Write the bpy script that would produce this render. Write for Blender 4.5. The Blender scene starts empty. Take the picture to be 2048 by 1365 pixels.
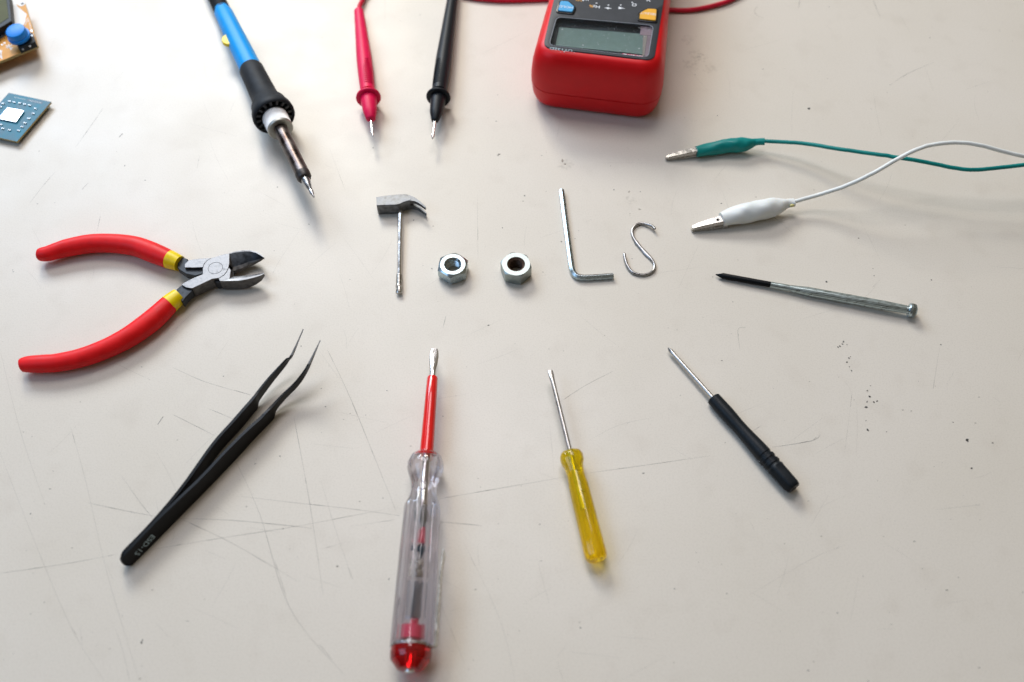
import bpy, bmesh, math, random
from math import sin, cos, tan, pi, radians, sqrt, atan2
from mathutils import Vector, Matrix, Euler
random.seed(7)
SC = bpy.context.scene
COL = SC.collection
MM = 0.001
# ------------------------------------------------------------------ camera
F_PX, CX, CY = 1900.0, 1024.0, 682.5          # lens in photo pixels (photo is 2048 wide)
PITCH, DIST = radians(57.5), 427.0            # mm
CAM = Vector((0, -DIST * cos(PITCH), DIST * sin(PITCH)))
FWD = Vector((0, cos(PITCH), -sin(PITCH)))
DWN = Vector((0, -sin(PITCH), -cos(PITCH)))
cd = bpy.data.cameras.new('camera')
cam = bpy.data.objects.new('camera', cd)
COL.objects.link(cam)
cam.location = CAM * MM
cam.rotation_euler = (pi / 2 - PITCH, 0, 0)
cd.sensor_width = 36.0
cd.lens = F_PX / 2048.0 * 36.0
cd.clip_start, cd.clip_end = 0.01, 50
cd.dof.use_dof = True
cd.dof.focus_distance = 0.437
cd.dof.aperture_fstop = 6.3
cd.dof.aperture_blades = 7
SC.camera = cam
# ------------------------------------------------------------------ light
SC.view_settings.view_transform = 'Standard'
SC.view_settings.look = 'None'
SC.view_settings.exposure = 0.0
SC.view_settings.gamma = 1.0
SC.view_settings.use_curve_mapping = False
W = bpy.data.worlds.new('World')
SC.world = W
W.use_nodes = True
wn, wl = W.node_tree.nodes, W.node_tree.links
bg = wn['Background']
bg.inputs['Strength'].default_value = 0.5
tc = wn.new('ShaderNodeTexCoord')
sep = wn.new('ShaderNodeSeparateXYZ')
wl.new(tc.outputs['Generated'], sep.inputs[0])


def wramp(stops):
    r = wn.new('ShaderNodeValToRGB')
    e = r.color_ramp.elements
    while len(e) < len(stops):
        e.new(0.5)
    for k, (p, c) in enumerate(stops):
        e[k].position = p
        e[k].color = (*c, 1)
    return r


def wmap(sock):
    m = wn.new('ShaderNodeMapRange')
    m.inputs[1].default_value = -1
    m.inputs[2].default_value = 1
    wl.new(sock, m.inputs[0])
    return m.outputs[0]


ZR = wramp([(0.0, (0.10, 0.09, 0.08)), (0.5, (0.13, 0.12, 0.11)), (0.62, (0.25, 0.24, 0.23)), (0.8, (0.50, 0.485, 0.46)), (1.0, (0.62, 0.60, 0.57))])
YR = wramp([(0.0, (0.50, 0.46, 0.42)), (0.45, (0.62, 0.60, 0.57)), (0.75, (1.0, 1.0, 1.0)), (1.0, (1.25, 1.28, 1.32))])
wl.new(wmap(sep.outputs[2]), ZR.inputs[0])
wl.new(wmap(sep.outputs[1]), YR.inputs[0])
mul = wn.new('ShaderNodeMix')
mul.data_type = 'RGBA'
mul.blend_type = 'MULTIPLY'
mul.inputs[0].default_value = 1
wl.new(ZR.outputs[0], mul.inputs[6])
wl.new(YR.outputs[0], mul.inputs[7])
XR = wramp([(0.0, (0.84, 0.97, 1.22)), (0.5, (1.0, 1.0, 1.0)), (1.0, (1.18, 1.0, 0.72))])
wl.new(wmap(sep.outputs[0]), XR.inputs[0])
mul2 = wn.new('ShaderNodeMix')
mul2.data_type = 'RGBA'
mul2.blend_type = 'MULTIPLY'
mul2.inputs[0].default_value = 1
wl.new(mul.outputs[2], mul2.inputs[6])
wl.new(XR.outputs[0], mul2.inputs[7])
wl.new(mul2.outputs[2], bg.inputs[0])


def area(name, loc, target, sx, sy, power, color):
    d = bpy.data.lights.new(name, 'AREA')
    d.shape = 'RECTANGLE'
    d.size, d.size_y, d.energy, d.color = sx, sy, power, color
    o = bpy.data.objects.new(name, d)
    COL.objects.link(o)
    o.location = loc
    o.rotation_euler = (Vector(target) - Vector(loc)).to_track_quat('-Z', 'Y').to_euler()
    return o


area('window_light', (-0.95, 1.30, 1.02), (-0.02, 0.02, 0), 0.80, 0.60, 18.8, (0.66, 0.80, 1.0))
area('back_window_light', (-0.50, 1.68, 1.28), (0.1, 0.05, 0), 0.45, 0.60, 21.5, (1.0, 0.95, 0.84))
area('ceiling_light', (-0.05, 0.48, 1.0), (-0.04, 0.0, 0), 0.45, 0.40, 4.3, (0.98, 0.94, 0.98))
area('left_fill_light', (-1.2, -0.3, 1.2), (0, 0, 0), 1.0, 0.8, 7.0, (0.44, 0.66, 1.0))  # added cool fill from the near left, not a known window


# ------------------------------------------------------------------ projection helpers (mm)
def P(px, py, z=0.0):
    d = FWD * F_PX + Vector((px - CX, 0, 0)) + DWN * (py - CY)
    t = (z - CAM.z) / d.z
    return CAM + d * t


def proj(p):
    q = p - CAM
    w = q.dot(FWD)
    return CX + q.x / w * F_PX, CY + q.dot(DWN) / w * F_PX


def scl(p):
    return F_PX / (p - CAM).dot(FWD)


class Axis:
    """a straight axle between two points, with distances along it in mm"""
    def __init__(s, A, B):
        s.A, s.B = A, B
        s.L = (B - A).length
        s.d = (B - A) / s.L

    def pt(s, t):
        return s.A + s.d * t

    def t(s, px=None, py=None):
        lo, hi = -120.0, s.L + 120.0
        k = 0 if px is not None else 1
        v = px if px is not None else py
        up = proj(s.pt(hi))[k] > proj(s.pt(lo))[k]
        for _ in range(50):
            m = (lo + hi) / 2
            if (proj(s.pt(m))[k] < v) == up:
                lo = m
            else:
                hi = m
        return (lo + hi) / 2

    def prof(s, lst, k='py'):
        out = []
        for v, w in lst:
            t = s.t(**{k: v})
            out.append((t, w / 2 / scl(s.pt(t))))
        return out


# ------------------------------------------------------------------ mesh helpers (world mm)
def frames(pts, up=Vector((0, 0, 1))):
    n = len(pts)
    T = []
    for i in range(n):
        a, b = pts[max(i - 1, 0)], pts[min(i + 1, n - 1)]
        v = b - a
        j = 2
        while v.length < 1e-6 and j < n:
            v = pts[min(i + j, n - 1)] - pts[max(i - j, 0)]
            j += 1
        T.append(v.normalized())
    s = T[0].cross(up)
    if s.length < 1e-3:
        s = T[0].cross(Vector((0, 1, 0)))
    s.normalize()
    out = []
    for t in T:
        s = (s - t * s.dot(t)).normalized()
        out.append((t, s, s.cross(t).normalized()))      # tangent, side, up-ish
    return out


def loft(bm, rings, cap=True, close=False):
    vs = [[bm.verts.new(p) for p in r] for r in rings]
    n = len(vs[0])
    m = len(vs)
    for i in range(m if close else m - 1):
        a, b = vs[i], vs[(i + 1) % m]
        for j in range(n):
            bm.faces.new((a[j], a[(j + 1) % n], b[(j + 1) % n], b[j]))
    if cap and not close:
        bm.faces.new(vs[0][::-1])
        bm.faces.new(vs[-1])
    return vs


def sweep(bm, pts, rad, seg=16, cap=True, shape=None, rot=0.0, up=Vector((0, 0, 1))):
    """rad: number / list of numbers / list of (side, up) radii; shape(angle, i) scales the radius"""
    fr = frames(pts, up)
    rings = []
    for i, p in enumerate(pts):
        r = rad[i] if isinstance(rad, (list, tuple)) else rad
        a, b = r if isinstance(r, (list, tuple)) else (r, r)
        ring = []
        for k in range(seg):
            th = 2 * pi * k / seg + rot
            m = shape(th, i) if shape else 1.0
            ring.append(p + fr[i][1] * (a * m * cos(th)) + fr[i][2] * (b * m * sin(th)))
        rings.append(ring)
    return loft(bm, rings, cap)


def lathe(bm, ax, prof, seg=32, cap=True, shape=None, rot=0.0):
    pts = [ax.pt(t) for t, r in prof]
    s = ax.d.cross(Vector((0, 0, 1))).normalized()
    u = s.cross(ax.d)
    rings = []
    for i, (t, r) in enumerate(prof):
        a, b = r if isinstance(r, tuple) else (r, r)
        rings.append([pts[i] + s * (a * (shape(2 * pi * k / seg + rot, i) if shape else 1) * cos(2 * pi * k / seg + rot))
                      + u * (b * (shape(2 * pi * k / seg + rot, i) if shape else 1) * sin(2 * pi * k / seg + rot)) for k in range(seg)])
    return loft(bm, rings, cap)


def catmull(pts, n=8):
    out = []
    for i in range(len(pts) - 1):
        p0, p1, p2, p3 = pts[max(i - 1, 0)], pts[i], pts[i + 1], pts[min(i + 2, len(pts) - 1)]
        for k in range(n):
            t = k / n
            out.append(0.5 * ((2 * p1) + (p2 - p0) * t + (2 * p0 - 5 * p1 + 4 * p2 - p3) * t * t + (3 * p1 - p0 - 3 * p2 + p3) * t ** 3))
    out.append(pts[-1].copy())
    return out


def interp(lst, n=6):
    """smooth interpolation of a list of numbers in step with catmull()"""
    v = [Vector((x, 0, 0)) for x in lst]
    return [p.x for p in catmull(v, n)]


def prism(bm, top, z0, z1=None, taper=0.0):
    """closed polygon (world mm points) swept down to z0"""
    z = [p.z for p in top] if z1 is None else [z1] * len(top)
    c = sum((Vector((p.x, p.y, 0)) for p in top), Vector()) / len(top)
    a = [bm.verts.new((p.x, p.y, zz)) for p, zz in zip(top, z)]
    b = []
    for p in top:
        q = Vector((p.x, p.y, 0))
        q = q + (q - c).normalized() * taper
        b.append(bm.verts.new((q.x, q.y, z0)))
    n = len(a)
    bm.faces.new(a)
    bm.faces.new(b[::-1])
    for i in range(n):
        bm.faces.new((a[i], b[i], b[(i + 1) % n], a[(i + 1) % n]))


def obox(bm, c, ex, ey, ez, sx, sy, sz):
    vs = [bm.verts.new(c + ex * (sx / 2 * i) + ey * (sy / 2 * j) + ez * (sz / 2 * k)) for i in (-1, 1) for j in (-1, 1) for k in (-1, 1)]
    for f in ((0, 1, 3, 2), (4, 6, 7, 5), (0, 4, 5, 1), (2, 3, 7, 6), (0, 2, 6, 4), (1, 5, 7, 3)):
        bm.faces.new([vs[i] for i in f])


def disc(bm, c, ex, ey, r, n=20, h=0.0, ez=Vector((0, 0, 1))):
    a = [bm.verts.new(c + ex * (r * cos(2 * pi * k / n)) + ey * (r * sin(2 * pi * k / n)) + ez * h) for k in range(n)]
    bm.faces.new(a)
    if h:
        b = [bm.verts.new(v.co - ez * h) for v in a]
        bm.faces.new(b[::-1])
        for k in range(n):
            bm.faces.new((a[k], b[k], b[(k + 1) % n], a[(k + 1) % n]))


def rrect(cx, cy, hx, hy, r, n=6):
    out = []
    for qx, qy, a0 in ((1, 1, 0), (-1, 1, pi / 2), (-1, -1, pi), (1, -1, 1.5 * pi)):
        for k in range(n + 1):
            a = a0 + pi / 2 * k / n
            out.append((cx + qx * (hx - r) + r * cos(a), cy + qy * (hy - r) + r * sin(a)))
    return out


def roundpoly(pts, r, n=4):
    """round the corners of a planar polygon"""
    out = []
    m = len(pts)
    for i in range(m):
        a, b, c = pts[i - 1], pts[i], pts[(i + 1) % m]
        d1, d2 = (a - b), (c - b)
        k = min(r, d1.length * 0.45, d2.length * 0.45)
        p, q = b + d1.normalized() * k, b + d2.normalized() * k
        for j in range(n + 1):
            t = j / n
            out.append(p * (1 - t) ** 2 + b * (2 * t * (1 - t)) + q * t * t)
    return out


ORG = {}


def link(name, bm, mat, parent=None, origin=None, smooth=35, bevel=0.0, recalc=True, kind=None):
    org = ORG[parent.name] if parent is not None else (origin or Vector((0, 0, 0)))
    if recalc:
        bmesh.ops.recalc_face_normals(bm, faces=bm.faces)
    for v in bm.verts:
        v.co = (v.co - org) * MM
    me = bpy.data.meshes.new(name)
    bm.to_mesh(me)
    bm.free()
    for m in (mat if isinstance(mat, list) else [mat]):
        me.materials.append(m)
    if smooth:
        for p in me.polygons:
            p.use_smooth = True
        me.set_sharp_from_angle(angle=radians(smooth))
    o = bpy.data.objects.new(name, me)
    COL.objects.link(o)
    if parent is not None:
        o.parent = parent
    else:
        o.location = org * MM
    ORG[o.name] = org
    if bevel:
        b = o.modifiers.new('bevel', 'BEVEL')
        b.width = bevel * MM
        b.segments = 2
        b.limit_method = 'ANGLE'
        b.angle_limit = radians(40)
        b.harden_normals = True
    if kind:
        o['kind'] = kind
    return o


def thing(name, loc, label, cat, group=None):
    o = bpy.data.objects.new(name, None)
    o.empty_display_size = 0.01
    COL.objects.link(o)
    loc = Vector((loc.x, loc.y, 0))
    o.location = loc * MM
    ORG[o.name] = loc
    o['label'], o['category'] = label, cat
    if group:
        o['group'] = group
    return o


def NB():
    return bmesh.new()


def text(s, size, c, ex, ey, mat, parent, name='lettering', h=0.06, bold=0.0, squash=1.0):
    cu = bpy.data.curves.new('t', 'FONT')
    cu.body = s
    cu.align_x = 'CENTER'
    cu.align_y = 'CENTER'
    cu.size = 1.0
    cu.offset = bold
    cu.resolution_u = 3
    ob = bpy.data.objects.new('t', cu)
    COL.objects.link(ob)
    bpy.context.view_layer.update()
    me = bpy.data.meshes.new_from_object(ob.evaluated_get(bpy.context.evaluated_depsgraph_get()))
    bpy.data.objects.remove(ob)
    bpy.data.curves.remove(cu)
    bm = NB()
    bm.from_mesh(me)
    bpy.data.meshes.remove(me)
    ez = ex.cross(ey).normalized()
    for v in bm.verts:
        v.co = c + ex * (v.co.x * size * squash) + ey * (v.co.y * size) + ez * h
    return link(name, bm, mat, parent, smooth=0, recalc=False)


# ------------------------------------------------------------------ materials
def mat(name, col, rough=0.5, metal=0.0, trans=0.0, ior=1.47, var=0.0, vscale=300, bump=0.0, bscale=800, rvar=0.0, coat=0.0, col2=None, spec=0.5, sss=0.0, stretch=None, contrast=(0.3, 0.7)):
    m = bpy.data.materials.new(name)
    m.use_nodes = True
    n, l = m.node_tree.nodes, m.node_tree.links
    b = n['Principled BSDF']
    b.inputs['Base Color'].default_value = (*col, 1)
    b.inputs['Roughness'].default_value = rough
    b.inputs['Metallic'].default_value = metal
    b.inputs['IOR'].default_value = ior
    b.inputs['Transmission Weight'].default_value = trans
    b.inputs['Coat Weight'].default_value = coat
    b.inputs['Specular IOR Level'].default_value = spec
    if sss:
        b.inputs['Subsurface Weight'].default_value = sss
        b.inputs['Subsurface Radius'].default_value = (0.002, 0.0015, 0.001)
        b.inputs['Subsurface Scale'].default_value = 0.5
    if var or rvar or bump or col2:
        t = n.new('ShaderNodeTexCoord')
        src = t.outputs['Object']
        if stretch:
            mp = n.new('ShaderNodeMapping')
            mp.inputs['Scale'].default_value = stretch
            l.new(src, mp.inputs[0])
            src = mp.outputs[0]
    if var or col2 or rvar:
        z = n.new('ShaderNodeTexNoise')
        z.inputs['Scale'].default_value = vscale
        z.inputs['Detail'].default_value = 5
        l.new(src, z.inputs['Vector'])
        r = n.new('ShaderNodeMapRange')
        r.inputs[1].default_value, r.inputs[2].default_value = contrast
        l.new(z.outputs[0], r.inputs[0])
    if var or col2:
        x = n.new('ShaderNodeMix')
        x.data_type = 'RGBA'
        c2 = col2 or tuple(min(1, c * (1 + var)) for c in col)
        c1 = col if col2 else tuple(c * (1 - var) for c in col)
        x.inputs[6].default_value = (*c1, 1)
        x.inputs[7].default_value = (*c2, 1)
        l.new(r.outputs[0], x.inputs[0])
        l.new(x.outputs[2], b.inputs['Base Color'])
    if rvar:
        q = n.new('ShaderNodeMapRange')
        q.inputs[3].default_value = max(0.02, rough - rvar)
        q.inputs[4].default_value = min(1, rough + rvar)
        l.new(r.outputs[0], q.inputs[0])
        l.new(q.outputs[0], b.inputs['Roughness'])
    if bump:
        z2 = n.new('ShaderNodeTexNoise')
        z2.inputs['Scale'].default_value = bscale
        z2.inputs['Detail'].default_value = 3
        l.new(src, z2.inputs['Vector'])
        bp = n.new('ShaderNodeBump')
        bp.inputs['Strength'].default_value = bump
        bp.inputs['Distance'].default_value = 0.0002
        l.new(z2.outputs[0], bp.inputs['Height'])
        l.new(bp.outputs[0], b.inputs['Normal'])
    return m


def stain(name, col, alpha, vscale=0):
    """thin mark lying on a surface: part see-through colour"""
    m = bpy.data.materials.new(name)
    m.use_nodes = True
    n, l = m.node_tree.nodes, m.node_tree.links
    b = n['Principled BSDF']
    b.inputs['Base Color'].default_value = (*col, 1)
    b.inputs['Roughness'].default_value = 0.6
    b.inputs['Alpha'].default_value = alpha
    if vscale:
        t = n.new('ShaderNodeTexCoord')
        z = n.new('ShaderNodeTexNoise')
        z.inputs['Scale'].default_value = vscale
        z.inputs['Detail'].default_value = 4
        r = n.new('ShaderNodeMapRange')
        r.inputs[1].default_value, r.inputs[2].default_value = 0.42, 0.68
        r.inputs[4].default_value = alpha
        l.new(t.outputs['Object'], z.inputs['Vector'])
        l.new(z.outputs[0], r.inputs[0])
        l.new(r.outputs[0], b.inputs['Alpha'])
    return m


def let_through(m, col, f):
    n, l = m.node_tree.nodes, m.node_tree.links
    tr = n.new('ShaderNodeBsdfTransparent')
    tr.inputs[0].default_value = (*col, 1)
    mx = n.new('ShaderNodeMixShader')
    mx.inputs[0].default_value = f
    l.new(n['Principled BSDF'].outputs[0], mx.inputs[1])
    l.new(tr.outputs[0], mx.inputs[2])
    l.new(mx.outputs[0], n['Material Output'].inputs[0])
    return m


M = {}
M['red_grip'] = mat('red_vinyl', (0.78, 0.006, 0.008), 0.5, var=0.12, vscale=160, rvar=0.09, bump=0.05, bscale=700, spec=0.3)
M['yellow_band'] = mat('yellow_vinyl', (0.84, 0.62, 0.0), 0.38, var=0.1, vscale=220, rvar=0.08, spec=0.4)
M['steel_worn'] = mat('worn_steel', (0.24, 0.24, 0.245), 0.46, 0.85, var=0.35, vscale=500, rvar=0.14, bump=0.12, bscale=1200)
M['steel_dark'] = mat('blackened_steel', (0.030, 0.034, 0.040), 0.42, 0.6, var=0.4, vscale=700, rvar=0.12, bump=0.08, bscale=1200)
M['steel_side'] = mat('forged_steel_side', (0.14, 0.135, 0.13), 0.5, 0.85, var=0.4, vscale=500, rvar=0.1, bump=0.1, bscale=1200)
M['zinc'] = mat('zinc_plate', (0.46, 0.54, 0.56), 0.27, 1.0, var=0.1, vscale=400, rvar=0.08)
M['zinc_dull'] = mat('dull_zinc', (0.34, 0.385, 0.375), 0.42, 1.0, var=0.15, vscale=500, rvar=0.1)
M['chrome'] = mat('chrome', (0.72, 0.70, 0.68), 0.14, 1.0, rvar=0.05, vscale=400)
M['nickel'] = mat('nickel', (0.55, 0.53, 0.49), 0.24, 1.0, var=0.1, vscale=500, rvar=0.08)
M['cast'] = mat('cast_grey_metal', (0.17, 0.175, 0.18), 0.45, 0.85, var=0.5, vscale=380, rvar=0.14, bump=0.15, bscale=800)
M['wire_steel'] = mat('wire_steel', (0.36, 0.355, 0.35), 0.3, 1.0, var=0.2, vscale=500, rvar=0.1)
M['shaft'] = mat('screwdriver_steel', (0.46, 0.44, 0.41), 0.34, 1.0, var=0.18, vscale=500, rvar=0.1)
M['satin'] = mat('satin_nickel', (0.42, 0.42, 0.38), 0.45, 0.8)
M['rust'] = mat('rusty_thread', (0.10, 0.06, 0.04), 0.6, 0.5, var=0.4, vscale=900)
M['black_paint'] = mat('black_coating', (0.0025, 0.003, 0.0038), 0.42, var=0.3, vscale=700, spec=0.2)
M['black_plastic'] = mat('black_plastic', (0.005, 0.008, 0.011), 0.46, var=0.25, vscale=500, spec=0.28)
M['black_rubber'] = mat('black_rubber', (0.011, 0.014, 0.018), 0.6, var=0.35, vscale=300, bump=0.1, bscale=900, spec=0.28)
M['black_gloss'] = mat('glossy_black_plastic', (0.008, 0.009, 0.010), 0.18)
M['dark_hole'] = mat('dark_hollow', (0.004, 0.004, 0.004), 0.9)
M['blue_plastic'] = mat('blue_plastic', (0.0, 0.32, 0.80), 0.42, var=0.05, spec=0.25)
M['white_ceramic'] = mat('white_plastic', (0.88, 0.88, 0.86), 0.5)
M['barrel'] = mat('heat_stained_steel', (0.05, 0.033, 0.027), 0.36, 1.0, col2=(0.21, 0.18, 0.17), vscale=130, rvar=0.12, bump=0.1, bscale=700, contrast=(0.36, 0.64))
M['barrel_end'] = mat('scorched_steel', (0.055, 0.05, 0.048), 0.45, 0.6, var=0.4, vscale=400, bump=0.4, bscale=900)
M['tip'] = mat('tinned_tip', (0.42, 0.43, 0.44), 0.25, 1.0, var=0.3, vscale=400, rvar=0.1)
M['pink_plastic'] = mat('crimson_plastic', (0.76, 0.003, 0.075), 0.45, var=0.05, spec=0.3)
M['red_wire'] = mat('red_wire_insulation', (0.56, 0.003, 0.03), 0.42, var=0.1, vscale=200, spec=0.35)
M['meter_red'] = mat('meter_red_plastic', (0.70, 0.004, 0.008), 0.42, var=0.05, vscale=120, rvar=0.06, spec=0.33)
M['meter_panel'] = mat('meter_dark_panel', (0.032, 0.036, 0.042), 0.5, var=0.1, spec=0.35)
M['white_ink'] = mat('white_ink', (0.74, 0.76, 0.78), 0.6)
M['grey_ink'] = mat('grey_ink', (0.42, 0.56, 0.60), 0.6)
M['orange_ink'] = mat('orange_ink', (0.65, 0.33, 0.07), 0.6)
M['button_blue'] = mat('button_blue', (0.06, 0.36, 0.66), 0.4)
M['button_orange'] = mat('button_orange', (0.80, 0.40, 0.03), 0.4)
M['lcd'] = mat('meter_lcd', (0.14, 0.22, 0.20), 0.35, var=0.06, vscale=300)
M['lcd_dark'] = mat('lcd_recess', (0.012, 0.022, 0.028), 0.4)
M['lens'] = mat('clear_lens', (1, 1, 1), 0.05, 0, 1.0, 1.2)
M['lens_rim'] = mat('lens_rim', (0.30, 0.32, 0.35), 0.3)
M['film'] = stain('pinkish_film', (0.42, 0.32, 0.36), 0.55)
M['film_beige'] = stain('beige_film', (0.42, 0.38, 0.33), 0.6)
M['sticker_red'] = mat('red_sticker', (0.55, 0.03, 0.08), 0.5)
M['teal'] = mat('teal_vinyl', (0.0, 0.21, 0.19), 0.4, var=0.12, vscale=150, rvar=0.08, spec=0.35)
M['white_vinyl'] = mat('white_vinyl', (0.76, 0.78, 0.75), 0.42, var=0.03, vscale=120, sss=0.2, spec=0.4)
M['white_wire'] = mat('white_wire', (0.74, 0.76, 0.72), 0.42, var=0.05, vscale=150, spec=0.4)
M['yellowed'] = mat('yellowed_vinyl', (0.62, 0.55, 0.22), 0.5)
M['clear'] = let_through(mat('clear_plastic', (1.0, 0.985, 1.0), 0.02, 0, 1.0, 1.49, coat=0.5), (0.95, 0.92, 1.0), 0.25)
M['clear_red'] = mat('clear_red_plastic', (0.9, 0.008, 0.010), 0.04, 0, 0.85, 1.49)
M['clear_yellow'] = let_through(mat('clear_yellow_plastic', (1.0, 0.76, 0.002), 0.04, 0, 0.76, 1.46, coat=0.4), (1.0, 0.80, 0.03), 0.2)
M['red_sleeve'] = mat('red_sleeve', (0.74, 0.008, 0.006), 0.16, coat=0.5, var=0.08, vscale=200)
M['red_block'] = mat('red_plug', (0.60, 0.05, 0.09), 0.4)
M['bulb_dark'] = mat('neon_electrode', (0.03, 0.05, 0.07), 0.2)
M['spring'] = mat('spring_steel', (0.36, 0.37, 0.38), 0.3, 1.0)
M['pcb_orange'] = mat('orange_circuit_board', (0.66, 0.31, 0.06), 0.5, var=0.12, vscale=120, spec=0.25)
M['pcb_edge'] = mat('board_edge', (0.42, 0.33, 0.13), 0.6)
M['pcb_blue'] = mat('blue_chip_board', (0.012, 0.14, 0.205), 0.42, var=0.4, vscale=200, rvar=0.08, spec=0.33)
M['silk'] = mat('white_silkscreen', (0.74, 0.74, 0.73), 0.5)
M['cap_blue'] = mat('blue_button_cap', (0.0, 0.22, 0.72), 0.34, spec=0.35)
M['cap_yellow'] = mat('ochre_plunger', (0.62, 0.36, 0.02), 0.4)
M['lcd_olive'] = mat('olive_lcd', (0.10, 0.105, 0.05), 0.6, var=0.1, vscale=150, spec=0.15)
M['die'] = mat('mirror_silicon', (0.80, 0.80, 0.80), 0.10, 1.0)
M['resin'] = mat('die_resin', (0.03, 0.08, 0.11), 0.4)
M['solder'] = mat('solder', (0.48, 0.48, 0.47), 0.34, 1.0)
M['cap_smd'] = mat('chip_capacitor', (0.30, 0.29, 0.27), 0.4, 0.2)

# ------------------------------------------------------------------ the table top (setting)
def table_mat():
    m = bpy.data.materials.new('beige_laminate')
    m.use_nodes = True
    n, l = m.node_tree.nodes, m.node_tree.links
    b = n['Principled BSDF']
    t = n.new('ShaderNodeTexCoord')

    def noise(scale, detail, lo, hi, a, c):
        z = n.new('ShaderNodeTexNoise')
        z.inputs['Scale'].default_value = scale
        z.inputs['Detail'].default_value = detail
        l.new(t.outputs['Object'], z.inputs['Vector'])
        r = n.new('ShaderNodeMapRange')
        r.inputs[1].default_value, r.inputs[2].default_value = lo, hi
        r.inputs[3].default_value, r.inputs[4].default_value = a, c
        l.new(z.outputs[0], r.inputs[0])
        return r.outputs[0]
    mx = n.new('ShaderNodeMix')
    mx.data_type = 'RGBA'
    mx.inputs[6].default_value = (0.630, 0.576, 0.487, 1)
    mx.inputs[7].default_value = (0.656, 0.603, 0.521, 1)
    l.new(noise(9, 6, 0.35, 0.65, 0, 1), mx.inputs[0])
    m2 = n.new('ShaderNodeMix')
    m2.data_type = 'RGBA'
    m2.blend_type = 'MULTIPLY'
    m2.inputs[7].default_value = (0.90, 0.885, 0.87, 1)
    l.new(mx.outputs[2], m2.inputs[6])
    l.new(noise(70, 9, 0.55, 0.8, 0, 0.6), m2.inputs[0])
    m3 = n.new('ShaderNodeMix')
    m3.data_type = 'RGBA'
    m3.blend_type = 'MULTIPLY'
    m3.inputs[7].default_value = (0.925, 0.92, 0.912, 1)
    l.new(m2.outputs[2], m3.inputs[6])
    l.new(noise(1500, 2, 0.45, 0.7, 0, 1), m3.inputs[0])
    l.new(m3.outputs[2], b.inputs['Base Color'])
    l.new(noise(26, 8, 0.3, 0.7, 0.36, 0.48), b.inputs['Roughness'])
    z = n.new('ShaderNodeTexNoise')
    z.inputs['Scale'].default_value = 900
    z.inputs['Detail'].default_value = 3
    l.new(t.outputs['Object'], z.inputs['Vector'])
    z2 = n.new('ShaderNodeTexNoise')
    z2.inputs['Scale'].default_value = 28
    z2.inputs['Detail'].default_value = 2
    l.new(t.outputs['Object'], z2.inputs['Vector'])
    b1 = n.new('ShaderNodeBump')
    b1.inputs['Strength'].default_value = 0.18
    b1.inputs['Distance'].default_value = 0.00015
    l.new(z.outputs[0], b1.inputs['Height'])
    b2 = n.new('ShaderNodeBump')
    b2.inputs['Strength'].default_value = 0.08
    b2.inputs['Distance'].default_value = 0.002
    l.new(z2.outputs[0], b2.inputs['Height'])
    l.new(b1.outputs[0], b2.inputs['Normal'])
    l.new(b2.outputs[0], b.inputs['Normal'])
    b.inputs['IOR'].default_value = 1.5
    b.inputs['Specular IOR Level'].default_value = 0.5
    return m


bm = NB()
obox(bm, Vector((0, 170, -14)), Vector((1, 0, 0)), Vector((0, 1, 0)), Vector((0, 0, 1)), 1300, 900, 28)


def strip(bm, pts, w, idx, z=0.03):
    """a scratch: a hair-thin ribbon on the table that narrows at both ends"""
    q = [P(*p) for p in pts]
    q = catmull(q, 6)
    n = len(q)
    L, R = [], []
    for i, p in enumerate(q):
        d = (q[min(i + 1, n - 1)] - q[max(i - 1, 0)]).normalized()
        s = Vector((-d.y, d.x, 0))
        k = w * (0.25 + 0.75 * sin(pi * (i + 0.5) / n)) * random.uniform(0.55, 1.2) / 2
        L.append(bm.verts.new((p.x + s.x * k, p.y + s.y * k, z)))
        R.append(bm.verts.new((p.x - s.x * k, p.y - s.y * k, z)))
    for i in range(n - 1):
        f = bm.faces.new((L[i], R[i], R[i + 1], L[i + 1]))
        f.material_index = idx


def blot(bm, px, py, r, idx, z=0.035, n=9, asp=1.0, rot=0.0):
    c = P(px, py)
    vs = []
    for k in range(n):
        a = 2 * pi * k / n
        rr = r * random.uniform(0.55, 1.25)
        x, y = rr * cos(a) * asp, rr * sin(a)
        vs.append(bm.verts.new((c.x + x * cos(rot) - y * sin(rot), c.y + x * sin(rot) + y * cos(rot), z)))
    bm.faces.new(vs).material_index = idx


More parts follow.
